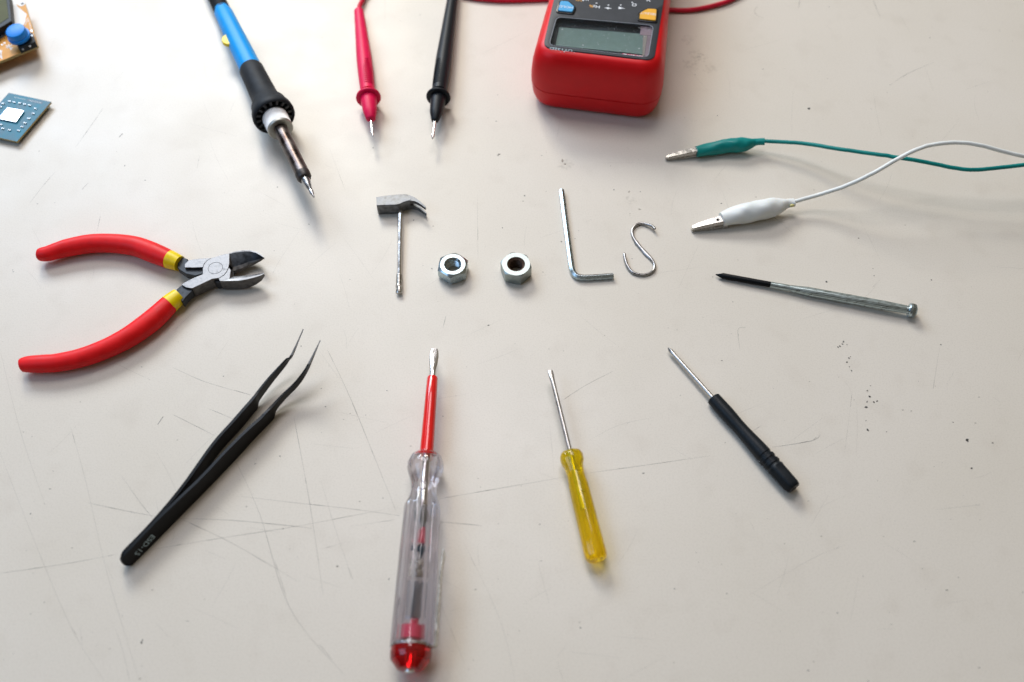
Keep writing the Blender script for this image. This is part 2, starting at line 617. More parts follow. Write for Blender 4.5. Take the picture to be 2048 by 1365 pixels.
SCR = [  # (points in the photo's pixels, width mm, strength 1 strong .. 3 faint)
    ([(175, 1006), (250, 1022), (320, 1035)], .28, 1), ([(350, 1037), (460, 1041), (560, 1050), (624, 1057)], .26, 1),
    ([(0, 1147), (120, 1130), (235, 1109)], .24, 2), ([(300, 1100), (440, 1077), (600, 1052), (780, 1017)], .25, 2), ([(880, 998), (1040, 970), (1140, 953)], .24, 2),
    ([(1165, 948), (1290, 931), (1420, 912)], .25, 2), ([(1545, 895), (1624, 882), (1641, 869)], .28, 1),
    ([(478, 993), (590, 1006), (700, 1018), (800, 1032)], .26, 2), ([(878, 1044), (965, 1052)], .22, 1),
    ([(588, 835), (620, 1010), (646, 1188)], .22, 2), ([(642, 962), (668, 1050), (705, 1160)], .22, 3), ([(470, 920), (520, 1030), (580, 1217), (690, 1352)], .24, 2),
    ([(140, 850), (172, 965), (215, 1150), (280, 1365)], .25, 3), ([(243, 952), (280, 1005), (308, 1040)], .22, 2), ([(358, 1036), (470, 1090), (598, 1165)], .2, 2),
    ([(655, 700), (700, 795), (745, 905), (792, 1022)], .24, 2), ([(345, 735), (410, 764), (500, 790)], .26, 2), ([(345, 829), (430, 872)], .24, 2), ([(418, 818), (475, 842)], .24, 2),
    ([(232, 728), (300, 760)], .22, 3), ([(315, 850), (327, 833)], .5, 1), ([(207, 216), (182, 252), (152, 294)], .28, 2), ([(110, 345), (88, 370), (59, 407)], .28, 2), ([(163, 380), (177, 366)], .3, 2),
    ([(246, 267), (238, 275)], .8, 2), ([(201, 432), (194, 463)], .24, 2), ([(399, 312), (394, 338)], .24, 3), ([(1122, 803), (1170, 772), (1226, 743)], .24, 2), ([(1180, 880), (1240, 850), (1310, 835)], .2, 3),
    ([(892, 632), (886, 656)], .26, 2), ([(1778, 172), (1815, 148), (1868, 125)], .26, 2), ([(1746, 0), (1760, 34)], .26, 1), ([(1517, 11), (1509, 22), (1514, 31), (1528, 37)], .24, 1),
    ([(1600, 0), (1597, 16)], .26, 1), ([(955, 390), (956, 520)], .24, 3), ([(1480, 880), (1525, 850)], .22, 3), ([(412, 600), (350, 660)], .2, 3), ([(0, 905), (60, 1060), (140, 1250), (210, 1365)], .24, 3),
    ([(1530, 420), (1590, 470)], .2, 3), ([(1480, 700), (1476, 660), (1492, 655)], .2, 2), ([(700, 1053), (790, 1040)], .22, 3), ([(930, 1090), (1000, 1240), (1030, 1365)], .22, 3),
    ([(870, 1180), (930, 1330)], .2, 3), ([(0, 700), (40, 860), (90, 1010)], .22, 3), ([(1600, 640), (1720, 600), (1760, 560)], .2, 3), ([(1880, 690), (1866, 780)], .22, 3), ([(1705, 780), (1690, 900)], .2, 3),
    ([(1500, 1190), (1620, 1120), (1690, 1090)], .2, 3), ([(1870, 1020), (1960, 1010)], .22, 3), ([(600, 460), (560, 520), (545, 548)], .2, 3), ([(660, 300), (690, 380)], .2, 3), ([(1060, 60), (960, 110)], .2, 3),
    ([(160, 1255), (165, 1290)], .22, 3), ([(230, 1255), (245, 1300), (260, 1365)], .22, 3), ([(1490, 100), (1560, 80)], .2, 3), ([(1930, 180), (1990, 160)], .2, 3), ([(640, 1100), (690, 1085)], .2, 3)]
for pts, w, k in SCR:
    strip(bm, pts, w * 0.75, k)
    for _ in range(3 if k < 3 else 1):      # darker dirt caught along the scratch
        a = random.randrange(len(pts) - 1)
        f = random.random()
        x0, y0 = (pts[a][0] * (1 - f) + pts[a + 1][0] * f, pts[a][1] * (1 - f) + pts[a + 1][1] * f)
        g = min(1, f + random.uniform(.05, .3))
        x1, y1 = (pts[a][0] * (1 - g) + pts[a + 1][0] * g, pts[a][1] * (1 - g) + pts[a + 1][1] * g)
        strip(bm, [(x0, y0), (x1, y1)], w * .6, max(1, k - 1), .033)
for _ in range(110):        # fine random wear
    x, y, a, ln = random.uniform(0, 2048), random.uniform(0, 1365), random.uniform(0, 6.28), random.uniform(15, 110)
    strip(bm, [(x, y), (x + cos(a) * ln / 2 + random.uniform(-4, 4), y + sin(a) * ln / 2), (x + cos(a) * ln, y + sin(a) * ln)], .13, 3)
SPK = [(1617, 218, .8, 5), (1619, 217, .6, 5), (1717, 477, .35, 5), (1687, 684, .7, 4), (1685, 689, .55, 4), (1680, 693, .5, 4), (1676, 695, .4, 4), (1694, 690, .3, 5), (1698, 717, .5, 4), (1701, 714, .4, 4),
       (1694, 725, .6, 4), (1699, 734, .35, 4), (1703, 742, .6, 4), (1741, 772, .35, 4), (1735, 782, .6, 4), (1739, 794, .75, 5), (1734, 804, .5, 4), (1748, 805, .65, 5), (1754, 803, .4, 5), (1732, 815, .7, 5),
       (1736, 861, .65, 5), (1732, 842, .3, 5), (1934, 881, .75, 5), (1936, 883, .5, 5), (1906, 845, .35, 4), (1943, 937, .55, 5), (1882, 690, .4, 5), (283, 1285, .5, 5), (566, 1058, .3, 5), (998, 309, .8, 4), (996, 311, .5, 4),
       (1125, 322, .9, 6), (1130, 329, .9, 6), (1258, 384, .8, 6), (1049, 392, .5, 4), (1046, 403, .5, 6), (1435, 232, .35, 5), (1390, 150, .4, 4), (1281, 384, .3, 5), (1228, 380, .4, 5), (1279, 419, .6, 6), (1653, 564, .5, 5),
       (1748, 552, .3, 5), (1746, 538, .3, 5), (864, 538, .35, 5), (827, 441, .35, 5), (866, 453, .3, 5), (1005, 456, .45, 5), (886, 833, .35, 5), (774, 782, .3, 5), (840, 30, .35, 5), (800, 42, .3, 4), (1860, 76, .4, 5), (555, 375, .5, 4),
       (447, 753, .3, 5), (560, 913, .3, 5), (651, 814, .3, 5), (61, 1028, .3, 5), (1264, 518, .35, 4), (1150, 478, .35, 4), (1123, 484, .4, 4)]
for x, y, r, k in SPK:
    blot(bm, x, y, r * 0.8, k, z=random.uniform(.034, .05), asp=random.uniform(.8, 1.7), rot=random.uniform(0, 3))
for _ in range(620):
    blot(bm, random.uniform(0, 2048), random.uniform(0, 1365), random.choice((.06, .08, .1, .13, .2, .28)) * random.uniform(.7, 1.2), random.choice((4, 6, 6, 6, 5, 6)), z=random.uniform(.034, .05), n=6, asp=random.uniform(.7, 2))
for x, y, r in ((1391, 110, 5), (1402, 116, 4), (1420, 140, 4), (1380, 130, 5), (1375, 80, 4), (1130, 330, 4), (1260, 400, 3)):
    blot(bm, x, y, r, 7, z=.06 + random.uniform(0, .01), n=18)
MARK = [table_mat(), stain('scratch_strong', (0.11, 0.11, 0.11), 0.52), stain('scratch_medium', (0.13, 0.125, 0.12), 0.40), stain('scratch_faint', (0.19, 0.18, 0.17), 0.19),
        stain('grime', (0.05, 0.06, 0.055), 0.6), stain('dark_speck', (0.02, 0.022, 0.022), 0.85), stain('brown_speck', (0.17, 0.12, 0.07), 0.4), stain('smudge', (0.16, 0.125, 0.09), 0.13, 500)]
link('table_top', bm, MARK, smooth=0, recalc=False, kind='structure')

# ------------------------------------------------------------------ circuit board, top left corner
ZB = 7.0
ctr, cbr, cbl0 = P(49.5, 4.4, ZB), P(75.8, 92, ZB), P(0, 123, ZB)
eb = (cbl0 - cbr).normalized()
er = (ctr - cbr)
cbl = cbr + eb * 62
ctl = ctr + eb * 62
t = thing('circuit_board', cbr, 'orange circuit board with a small screen and a blue push button', 'circuit board')
bm = NB()
prism(bm, [ctr, ctl, cbl, cbr], ZB - 1.5)
bo = link('board', bm, [M['pcb_orange'], M['pcb_edge']], t, smooth=0)
for p in bo.data.polygons:
    if abs(p.normal.z) < 0.5:
        p.material_index = 1


def onboard(px, py, z):
    return P(px, py, z)


bm = NB()
prism(bm, [P(30, 9, ZB + .04), P(53.5, 29, ZB + .04), P(48, 49.5, ZB + .04), P(24, 48, ZB + .04), P(20, 9, ZB + .04)], ZB + .01)
link('white_patch', bm, M['silk'], t, smooth=0)
bm = NB()
disc(bm, P(43.5, 8.5, ZB + .01), Vector((1, 0, 0)), Vector((0, 1, 0)), 1.9, 20, .05)
pad = link('mounting_pad', bm, M['silk'], t, smooth=0)
bm = NB()
disc(bm, P(44.5, 7.8, ZB + .07), Vector((1, 0, 0)), Vector((0, 1, 0)), 0.75, 16, .03)
link('mounting_hole', bm, M['dark_hole'], pad, smooth=0)
bm = NB()          # printed marks
for a, b, w in (((46, 50), (56, 36), .35), ((49.5, 51), (57.5, 39), .3), ((56.5, 38), (64, 66), .25), ((66, 68), (74, 91), .25), ((3, 101), (1, 116), .6), ((0, 100), (4, 118), .5), ((12, 91), (24, 99), .5), ((14, 97), (24, 90), .5), ((17, 89), (22, 101), .4), ((11, 95), (26, 96), .35)):
    A, B = P(*a, ZB + .03), P(*b, ZB + .03)
    d = (B - A)
    obox(bm, (A + B) / 2, d.normalized(), d.normalized().cross(Vector((0, 0, 1))), Vector((0, 0, 1)), d.length, w, .03)
link('printed_marks', bm, M['silk'], t, smooth=0)
bm = NB()
for q in ((9, 86.5), (63, 62), (4, 90)):
    disc(bm, P(*q, ZB + .01), Vector((1, 0, 0)), Vector((0, 1, 0)), .55, 12, .06)
link('solder_pads', bm, M['solder'], t, smooth=0)
# screen module
ex, ey = -eb, er.normalized()
bm = NB()
z1 = ZB + 5
prism(bm, [P(18, -12, z1), P(23.5, 42, z1), P(-40, 80, z1), P(-60, 10, z1)], ZB + .1)
lm = link('screen_module', bm, M['black_plastic'], t, smooth=0, bevel=.3)
bm = NB()
prism(bm, [P(12, -8, z1 + .15), P(17, 36, z1 + .15), P(-40, 72, z1 + .15), P(-56, 12, z1 + .15)], z1 - .4)
link('screen', bm, M['lcd_olive'], lm, smooth=0)
bm = NB()
prism(bm, [P(-20, 86, ZB + .9), P(26, 56, ZB + .9), P(28, 61, ZB + .9), P(-18, 91, ZB + .9)], ZB + .05)
link('screen_frame', bm, M['nickel'], lm, smooth=0)
# push button
bm = NB()
hz = ZB + 3.6
hb = [P(29, 85, hz), P(65, 68, hz), P(70, 86, hz), P(37, 99, hz)]
prism(bm, [P(30, 80, hz), P(64, 65, hz), P(70.5, 84, hz), P(37, 98, hz)], ZB + .02)
hs = link('button_housing', bm, M['black_plastic'], t, smooth=0, bevel=.3)
bm = NB()
for q in ((46, 99.5), (60.5, 94), (64, 73), (34, 88)):
    c = P(*q, ZB + 3.3)
    disc(bm, c, Vector((1, 0, 0)), Vector((0, 1, 0)), .5, 10, .5)
link('rivets', bm, M['solder'], hs)
cb = P(40, 73, ZB + 5)
ax = Axis(Vector((cb.x, cb.y, ZB + 3)), Vector((cb.x, cb.y, ZB + 14)))
bm = NB()
lathe(bm, ax, [(0, 2.7), (3.2, 2.7), (3.2, 2.2)], 24)
link('plunger', bm, M['cap_yellow'], t)
bm = NB()
tilt = Vector((-.06, -.10, 1)).normalized()
A0 = Vector((cb.x - .3, cb.y - .1, ZB + 4.6))
ax = Axis(A0, A0 + tilt * 6)
lathe(bm, ax, [(0, 5.2), (0, 6.0), (1.0, 6.1), (1.4, 5.9), (1.5, 5.3), (4.6, 5.2), (5.0, 4.95), (5.15, 4.4)], 40)
link('button_cap', bm, M['cap_blue'], t)
for c in (ctr - er * .08 + eb * 4, cbr + er * .08 + eb * 45, cbr + er * .5 + eb * 30):
    bm = NB()
    ax = Axis(Vector((c.x, c.y, 0)), Vector((c.x, c.y, ZB - 1.5)))
    lathe(bm, ax, [(0, 1.5), (ax.L, 1.5)], 6)
    link('standoff', bm, M['nickel'], t)

# ------------------------------------------------------------------ processor chip
ZC = 3.0
ca, cr, cbm = P(17.6, 186, ZC), P(102, 204, ZC), P(34, 283.5, ZC)
cl = ca + cbm - cr
t = thing('processor_chip', cbm, 'blue processor chip with a shiny silver square at its centre', 'chip')
bm = NB()
prism(bm, [ca, cl, cbm, cr], ZC - 1.1)
bo = link('substrate', bm, [M['pcb_blue'], M['pcb_edge']], t, smooth=0)
for p in bo.data.polygons:
    if abs(p.normal.z) < 0.5:
        p.material_index = 1
bm = NB()
cc = (ca + cbm) / 2
u, v = (cr - ca), (cbm - cr)
for i in range(17):
    for j in range(17):
        q = ca + u * ((i + .8) / 17.6) + v * ((j + .8) / 17.6)
        if abs(i - 8) < 4 and abs(j - 8) < 4:
            continue
        obox(bm, Vector((q.x, q.y, (ZC - 1.1) / 2 + .01)), Vector((1, 0, 0)), Vector((0, 1, 0)), Vector((0, 0, 1)), .4, .4, ZC - 1.12)
link('pins', bm, M['nickel'], t, smooth=0)
bm = NB()
prism(bm, roundpoly([P(16.5, 215.5, ZC + .2), P(49.5, 222, ZC + .2), P(32.5, 247, ZC + .2), P(-5, 239, ZC + .2)], 1.5), ZC)
rs = link('resin_bed', bm, M['resin'], t, smooth=0)
bm = NB()
prism(bm, [P(15.4, 216, ZC + .9), P(47.5, 222, ZC + .9), P(31.5, 244, ZC + .9), P(-3, 237, ZC + .9)], ZC + .2)
link('silicon_die', bm, M['die'], t, smooth=0)
un, vn = u.normalized(), v.normalized()
dz0 = Vector((0, 0, 1))
bmt = NB()
for q in ((28.5, 205), (39.5, 206.5), (49.5, 208.7), (59.3, 211), (70.5, 217.5), (66.5, 227.5), (57.5, 237.3), (50, 246.5), (44, 254), (37, 261.5), (18.7, 260.5), (5.5, 257.5), (1.8, 249.5), (6, 207.7), (1, 214.3), (19, 203), (-6, 222), (-9, 250)):
    c = P(*q, ZC + .35)
    b1 = NB()
    obox(b1, c - dz0 * .1, un, vn, Vector((0, 0, 1)), 1.15, .65, .5)
    cp = link('capacitor', b1, M['cap_smd'], t, smooth=0, bevel=.1)
    b1 = NB()
    obox(b1, c + un * .5 - dz0 * .1, un, vn, Vector((0, 0, 1)), .26, .7, .54)
    obox(b1, c - un * .5 - dz0 * .1, un, vn, Vector((0, 0, 1)), .26, .7, .54)
    link('solder_ends', b1, M['solder'], cp, smooth=0)
bm = NB()
prism(bm, [P(56, 198, ZC + .03), P(87, 204.3, ZC + .03), P(84, 209, ZC + .03), P(53.5, 202.3, ZC + .03)], ZC + .005)
link('label_strip', bm, mat('chip_label', (0.02, 0.075, 0.12), .4), t, smooth=0)
bm = NB()
for k in range(9):
    a = P(59 + k * 2.8, 200.5 + k * .57, ZC + .05)
    obox(bm, a + vn * .35, un, vn, Vector((0, 0, 1)), .34, .5 + .25 * (k % 3), .02)
    a = P(30 + k * 2.6, 194 + k * .55, ZC + .05)
    obox(bm, a + vn * .35, un, vn, Vector((0, 0, 1)), .4, .4 + .2 * ((k + 1) % 3), .02)
link('printed_code', bm, mat('chip_print', (0.42, 0.52, 0.55), .5), t, smooth=0)

# ------------------------------------------------------------------ soldering iron
ax = Axis(P(446, 24, 8.0), P(628, 395, 15.0))
t = thing('soldering_iron', ax.pt(ax.t(py=220)), 'blue handled soldering iron with black rubber grip and steel tip', 'soldering iron')
bm = NB()
pf = []
t0, t1 = ax.t(py=-55), ax.t(py=26)
n = 22
for k in range(n):
    a = t0 + (t1 - t0) * k / n
    r = 3.9 + .9 * k / n
    st = (t1 - t0) / n
    pf += [(a, r), (a + st * .55, r), (a + st * .6, r - .55), (a + st * .95, r - .55)]
lathe(bm, ax, pf, 28)
link('cord_sleeve', bm, M['black_rubber'], t, smooth=50)
bm = NB()
A = ax.pt(ax.t(py=-50))
sweep(bm, catmull([A, A + Vector((-20, 25, -1)), A + Vector((-60, 60, -5))], 6), 2.4, 12)
link('cord', bm, M['black_rubber'], t)
bm = NB()
p = ax.prof([(20, 34), (27, 36), (60, 38.5), (100, 41.5), (146, 44)])
p[0] = (p[0][0], p[0][1] * .93)
lathe(bm, ax, p, 40, shape=lambda a, i: 1 + .015 * cos(6 * a))
hd = link('handle', bm, M['blue_plastic'], t)
# yellow dial wheel poking out of the handle's left side
tm = ax.t(py=82)
c = ax.pt(tm)
sd = ax.d.cross(Vector((0, 0, 1))).normalized()
sd = sd if sd.x < 0 else -sd
upv = sd.cross(ax.d)
upv = upv if upv.z > 0 else -upv
bm = NB()
rings = []
for k in range(20):
    a = 2 * pi * k / 20
    rings.append((ax.d * (cos(a) * 5.0), sd * (sin(a) * 5.0)))
c0 = c + sd * 3.0 + upv * 1.6
va = [bm.verts.new(c0 + x + y + upv * 1.1) for x, y in rings]
vb = [bm.verts.new(c0 + x + y - upv * 1.1) for x, y in rings]
bm.faces.new(va)
bm.faces.new(vb[::-1])
for k in range(20):
    bm.faces.new((va[k], vb[k], vb[(k + 1) % 20], va[(k + 1) % 20]))
link('temperature_dial', bm, M['yellow_band'], t, bevel=.4)
bm = NB()
tf = ax.t(py=223)
p = ax.prof([(139, 46), (141, 48.5), (160, 50), (190, 53.5), (204, 57), (212, 72)])
p += [(tf - 1.2, 9.6), (tf + .6, 10.6), (tf + 3.2, 10.9), (tf + 4.6, 10.7), (tf + 5.0, 10.2), (tf + 4.6, 9.4), (tf + 1.2, 8.9), (tf - .2, 7.6), (tf + 1.0, 6.9), (tf + 4.8, 6.6), (tf + 5.2, 6.2)]
lathe(bm, ax, p, 48)
gr = link('grip', bm, M['black_rubber'], t, smooth=50)
bm = NB()
for k in range(16):
    a = 2 * pi * k / 16
    s = sd * cos(a) + upv * sin(a)
    w = -sd * sin(a) + upv * cos(a)
    obox(bm, ax.pt(tf + 2.5) + s * 8.15, ax.d, s, w, 4.0, 2.5, 1.35)
link('grip_fins', bm, mat('ribbed_grey_black_plastic', (0.03, 0.034, 0.038), .4), gr, smooth=0, bevel=.25)
bm = NB()
tc0 = tf + 4.0
lathe(bm, ax, [(tc0, 6.1), (tc0 + 1.2, 6.5), (tc0 + 9.6, 6.5), (tc0 + 9.9, 6.3)], 112, shape=lambda a, i: 1 - .035 * (int(round(a / (2 * pi) * 112)) % 2))
link('collar_nut', bm, M['white_ceramic'], t, smooth=20)
bm = NB()
lathe(bm, ax, [(tc0 + 9.8, 6.1), (tc0 + 10.0, 6.55), (tc0 + 10.9, 6.5), (tc0 + 11.3, 6.2), (tc0 + 11.4, 5.6), (tc0 + 11.0, 3.7)], 40)
link('collar_ring', bm, M['satin'], t)
bm = NB()
tb1 = ax.t(py=357)
lathe(bm, ax, [(tc0 + 9, 3.55), (tb1 - 8, 3.55), (tb1 - 4, 3.6), (tb1 - 3.4, 3.65)], 36)
br = link('barrel', bm, M['barrel'], t)
bm = NB()
cdir = (CAM - ax.pt(tc0 + 14)).normalized()
cp = (cdir - ax.d * cdir.dot(ax.d)).normalized()
sp = ax.d.cross(cp)
cq = (cp * .86 + sp * (.5 if (sp.x < 0) else -.5)).normalized()
obox(bm, ax.pt(tc0 + 14.0) + cq * 3.45, ax.d, ax.d.cross(cq), cq, 5.5, .9, .5)
link('slot', bm, M['dark_hole'], br, smooth=0)
bm = NB()
lathe(bm, ax, [(tb1 - 3.5, 3.68), (tb1 - .8, 3.62), (tb1 + .3, 3.1), (tb1 + .6, 2.3)], 36)
link('barrel_end', bm, M['barrel_end'], br)
bm = NB()
tt = ax.L
lathe(bm, ax, [(tb1, 2.15), (tb1 + 3, 2.1), (tt - 5.5, 1.0), (tt - 4.6, .95), (tt - 3.9, 1.15), (tt - 3.0, 1.0), (tt - 1.2, .45), (tt - .1, .38), (tt, .15)], 24)
link('tip', bm, M['tip'], t)

# ------------------------------------------------------------------ test probes
def probe(tip, top, ztip, ztop, prof, guard, cone, needle, m, label, side):
    ax = Axis(P(*top, ztop), P(*tip, ztip))
    t = thing('test_probe', ax.pt(ax.t(py=guard[0])), label, 'test probe', 'multimeter test probes')
    bm = NB()
    p = ax.prof(prof)
    pts, rr = [], []
    N = 40
    for k in range(N + 1):                              # dense for the ribbed thumb hollow
        tt = p[0][0] + (p[-1][0] - p[0][0]) * k / N
        j = max(i for i in range(len(p) - 1) if p[i][0] <= tt + 1e-6)
        f = (tt - p[j][0]) / (p[j + 1][0] - p[j][0])
        rr.append(p[j][1] * (1 - f) + p[j + 1][1] * f)
        pts.append(tt)
    pr = [(pts[0] - .3, rr[0] * .8)] + list(zip(pts, rr))
    lathe(bm, ax, pr, 32)
    hd = link('handle', bm, m, t)
    # finger ribs, on the side turned to the light
    bm = NB()
    s = ax.d.cross(Vector((0, 0, 1))).normalized()
    u = s.cross(ax.d)
    if u.z < 0:
        u = -u
    s = s if s.x < 0 else -s
    ra, rb = ax.t(py=guard[0] - 66), ax.t(py=guard[0] - 21)
    for k in range(13):
        f = k / 12
        tt = ra + (rb - ra) * f
        j = max(i for i in range(len(p) - 1) if p[i][0] <= tt + 1e-6)
        g = (tt - p[j][0]) / (p[j + 1][0] - p[j][0])
        r = p[j][1] * (1 - g) + p[j + 1][1] * g
        wid = radians(16 + 26 * sin(min(1, f * 1.4) * pi / 2))
        arc = []
        for q in range(9):
            a = radians(side) - wid + 2 * wid * q / 8
            arc.append(ax.pt(tt) + (s * sin(a) + u * cos(a)) * (r + .02))
        sweep(bm, arc, [.08 + .38 * sin(pi * q / 8) for q in range(9)], 6, up=ax.d)
    link('finger_ribs', bm, m, hd, smooth=60)
    bm = NB()
    tg = ax.t(py=guard[0])
    rg = guard[1] / 2 / scl(ax.pt(tg))
    lathe(bm, ax, [(tg - 1.4, rr[-1] * .95), (tg - 1.1, rg * .86), (tg - .6, rg * .98), (tg, rg), (tg + .5, rg * .97), (tg + .8, rg * .88), (tg + .5, rg * .62)], 40)
    link('guard', bm, m, t, smooth=45)
    bm = NB()
    c = ax.prof(cone)
    lathe(bm, ax, [(tg - .5, c[0][1] * 1.0)] + c + [(c[-1][0] + .5, c[-1][1] * .8), (c[-1][0] + .55, c[-1][1] * .35)], 32)
    link('nose', bm, m, t)
    bm = NB()
    tn, rn = c[-1][0], needle / 2 / scl(ax.B)
    L = ax.L
    lathe(bm, ax, [(tn - 1, rn * .9), (L - 4.2, rn * .9), (L - 4.0, rn * .7), (L - 3.4, rn * .7), (L - 3.2, rn * 1.25), (L - 2.2, rn * 1.2), (L - .6, rn * .5), (L, .1)], 20)
    link('needle', bm, M['chrome'], t)
    return t, ax


t, ax = probe((745.6, 274), (717.7, 22), 8.2, 3.4, [(23, 19), (26, 19.5), (88, 27), (119, 31), (150, 31), (184, 29)], (196, 50), [(201, 33), (222, 28), (238, 19)], 6,
              M['pink_plastic'], 'red test probe with round finger guard and a red cable', -20)
red_probe = t
A = ax.pt(0)
bm = NB()
HM = 36.0
cpts = [A + ax.d * 1.0, P(719, 14, 3.0), P(724, 3, 2.2), P(734, -14, 2.0), P(765, -40, 1.6), P(820, -45, 1.5), P(880, -22, 1.5), P(940, -5, 1.5), P(1000, 1, 1.5), P(1060, 0, 1.5)]
CABLE = cpts
t, ax = probe((864.8, 279), (904.5, 0), 8.0, 5.5, [(-60, 18), (0, 21), (60, 26.5), (119, 32), (150, 32), (184, 30)], (195, 49), [(200, 31), (225, 26), (241, 15)], 6,
              M['black_plastic'], 'black test probe with round finger guard and thin steel needle', 30)
bm = NB()
A = ax.pt(ax.t(py=-58))
sweep(bm, catmull([A, A - ax.d * 12 + Vector((0, 0, -1)), A - ax.d * 30 + Vector((10, 0, -2)), A - ax.d * 60 + Vector((40, 0, -3))], 6), 1.3, 12)
link('cable', bm, M['black_rubber'], t)

# ------------------------------------------------------------------ multimeter
pA, pB = P(1087, 96, HM), P(1307, 122, HM)
uM = (pB - pA).normalized()
vM = Vector((-uM.y, uM.x, 0))
mid = (P(1068, 175, 18) + P(1322, 175, 18)) / 2
fr0 = P(1190, 224, 0)                                   # a point on the lower front edge
# origin: middle of the front edge at the widest level
cM = P(1196, 160, HM * .5)
WM, LM = 69.0, 150.0


def mloc(a, b, z):
    """meter frame: a across, b away from the front edge, z up"""
    return MO + uM * a + vM * b + Vector((0, 0, z))


ctr_top = (pA + pB) / 2
MO = Vector((ctr_top.x, ctr_top.y, 0)) - vM * 7.2 + uM * 0.2
t = thing('multimeter', MO, 'red and dark grey multimeter facing away with blank screen and red leads', 'multimeter')


def dense(poly, n=14):
    out = []
    for i, a in enumerate(poly):
        b = poly[(i + 1) % len(poly)]
        out.append(a)
        if abs(a[0] - b[0]) + abs(a[1] - b[1]) > 20:
            out += [(a[0] + (b[0] - a[0]) * k / n, a[1] + (b[1] - a[1]) * k / n) for k in range(1, n)]
    return out


bm = NB()
rings = []
SEAM = 13.0
for z, ins, r in ((0.2, 4.6, 9), (0.8, 3.6, 9.5), (2.5, 2.2, 10), (6, 1.0, 11), (SEAM - .25, .1, 12), (SEAM - .2, .5, 12), (SEAM + .2, .5, 12), (SEAM + .25, .05, 12), (18, 0, 12), (25, .5, 11.5), (30, 1.5, 11), (33, 2.6, 10.5), (34.8, 3.9, 10), (35.7, 5.2, 9.5), (HM, 6.6, 9)):
    rings.append([mloc(x, y, z) for x, y in dense(rrect(0, LM / 2, WM / 2 - ins, LM / 2 - ins, r, 10))])
# gentle waist along the length
for rg_ in rings:
    for k, q in enumerate(rg_):
        d = q - MO
        a, b = d.dot(uM), d.dot(vM)
        w = 1 - .055 * min(1, max(0, (b - 8) / 55)) ** 1.3
        rg_[k] = MO + uM * (a * w) + vM * b + Vector((0, 0, q.z))
for rg_ in rings:                                      # shallow arch under the case where the cable passes
    for q in rg_:
        b = (q - MO).dot(vM)
        if q.z < 6:
            q.z = max(q.z, 3.4 * max(0, min(1, (b - 30) / 12)) * max(0, min(1, (LM - 12 - b) / 12)) + q.z * .35)
loft(bm, rings, cap=False)
link('case', bm, M['meter_red'], t, smooth=50)


def mproj(px, py, z):
    p = P(px, py, z) - MO
    return p.dot(uM), p.dot(vM)


def mpoly(lst, z):
    return [P(x, y, z) for x, y in lst]


pa, pb = mproj(1087, 96, HM), mproj(1307, 122, HM)
ta, tb_ = mproj(1108.7, 0, HM), mproj(1326.8, 0, HM)
# panel with an opening for the screen
win = roundpoly(mpoly([(1113.5, 34.5), (1307, 51.3), (1296, 115.8), (1098, 91)], HM + .35), 3.2, 8)
N = len(win)
outer = []
oc = roundpoly([mloc(pa[0] - .3, pa[1] - .2, HM + .35), mloc(pb[0] + .3, pb[1] - .2, HM + .35), mloc(tb_[0] + .3, max(ta[1], tb_[1]), HM + .35), mloc(tb_[0] - 1.0, LM - 9, HM + .35), mloc(ta[0] + 1.0, LM - 9, HM + .35), mloc(ta[0] - .3, max(ta[1], tb_[1]), HM + .35)], 5.5, 8)
cw = sum(win, Vector()) / N


def ray(poly, a):
    d = Vector((cos(a), sin(a), 0))
    best = None
    for i in range(len(poly)):
        p, q = poly[i] - cw, poly[(i + 1) % len(poly)] - cw
        e = q - p
        den = d.x * e.y - d.y * e.x
        if abs(den) < 1e-9:
            continue
        s = (p.x * e.y - p.y * e.x) / den
        w = (p.x * d.y - p.y * d.x) / den
        if s > 0 and -1e-6 <= w <= 1 + 1e-6 and (best is None or s < best):
            best = s
    return cw + d * best


angs = sorted(set(round(atan2((p - cw).y, (p - cw).x), 5) for p in win + oc))
ro = [ray(oc, a) for a in angs]
ri = [ray(win, a) for a in angs]
dz = Vector((0, 0, 1))
bm = NB()
shr = [cw + (p - cw) * .99 for p in ri]
loft(bm, [[p - dz * 1.2 for p in ro], [p - dz * .15 for p in ro], [cw + (p - cw) * (1 - .25 / max(1, (p - cw).length)) for p in ro], ri, [p - dz * 4.0 for p in ri]], cap=False)
pn = link('panel', bm, M['meter_panel'], t, smooth=40)
# screen
zl = HM - 2.6
bm = NB()
prism(bm, [cw + (p - cw) * 1.01 for p in ri], HM - 4.2, zl - .2)
sc_ = link('screen', bm, M['lcd_dark'], t, smooth=0)
bm = NB()
prism(bm, mpoly([(1118.5, 56), (1289, 69.5), (1286, 110), (1111, 92)], zl + .02), zl - .4)
link('lcd_glass', bm, M['lcd'], sc_, smooth=0)
bm = NB()
lz = HM + .15
prism(bm, [Vector((p.x, p.y, lz)) for p in [cw + (p - cw) * .995 for p in ri]], lz - .8)
ln = link('lens', bm, M['lens'], t, smooth=0)
bm = NB()
rim = [Vector((p.x, p.y, HM + .38)) for p in [cw + (p - cw) * 1.0 for p in ri]]
sweep(bm, rim + [rim[0]], .17, 6)
link('lens_rim', bm, M['lens_rim'], ln)
bm = NB()
prism(bm, mpoly([(1282, 50), (1305.5, 52.5), (1303, 72), (1280, 71)], HM - .95), HM - 1.05)
prism(bm, mpoly([(1295, 72.2), (1303, 72.5), (1295, 114.5), (1289, 113.5)], HM - .95), HM - 1.05)
link('protective_film', bm, M['film'], ln, smooth=0)
bm = NB()
prism(bm, mpoly([(1286, 72), (1294.5, 72.2), (1288.5, 113.2), (1284.5, 112.5)], HM - .9), HM - 1.0)
link('film_edge', bm, M['film_beige'], ln, smooth=0)
bm = NB()
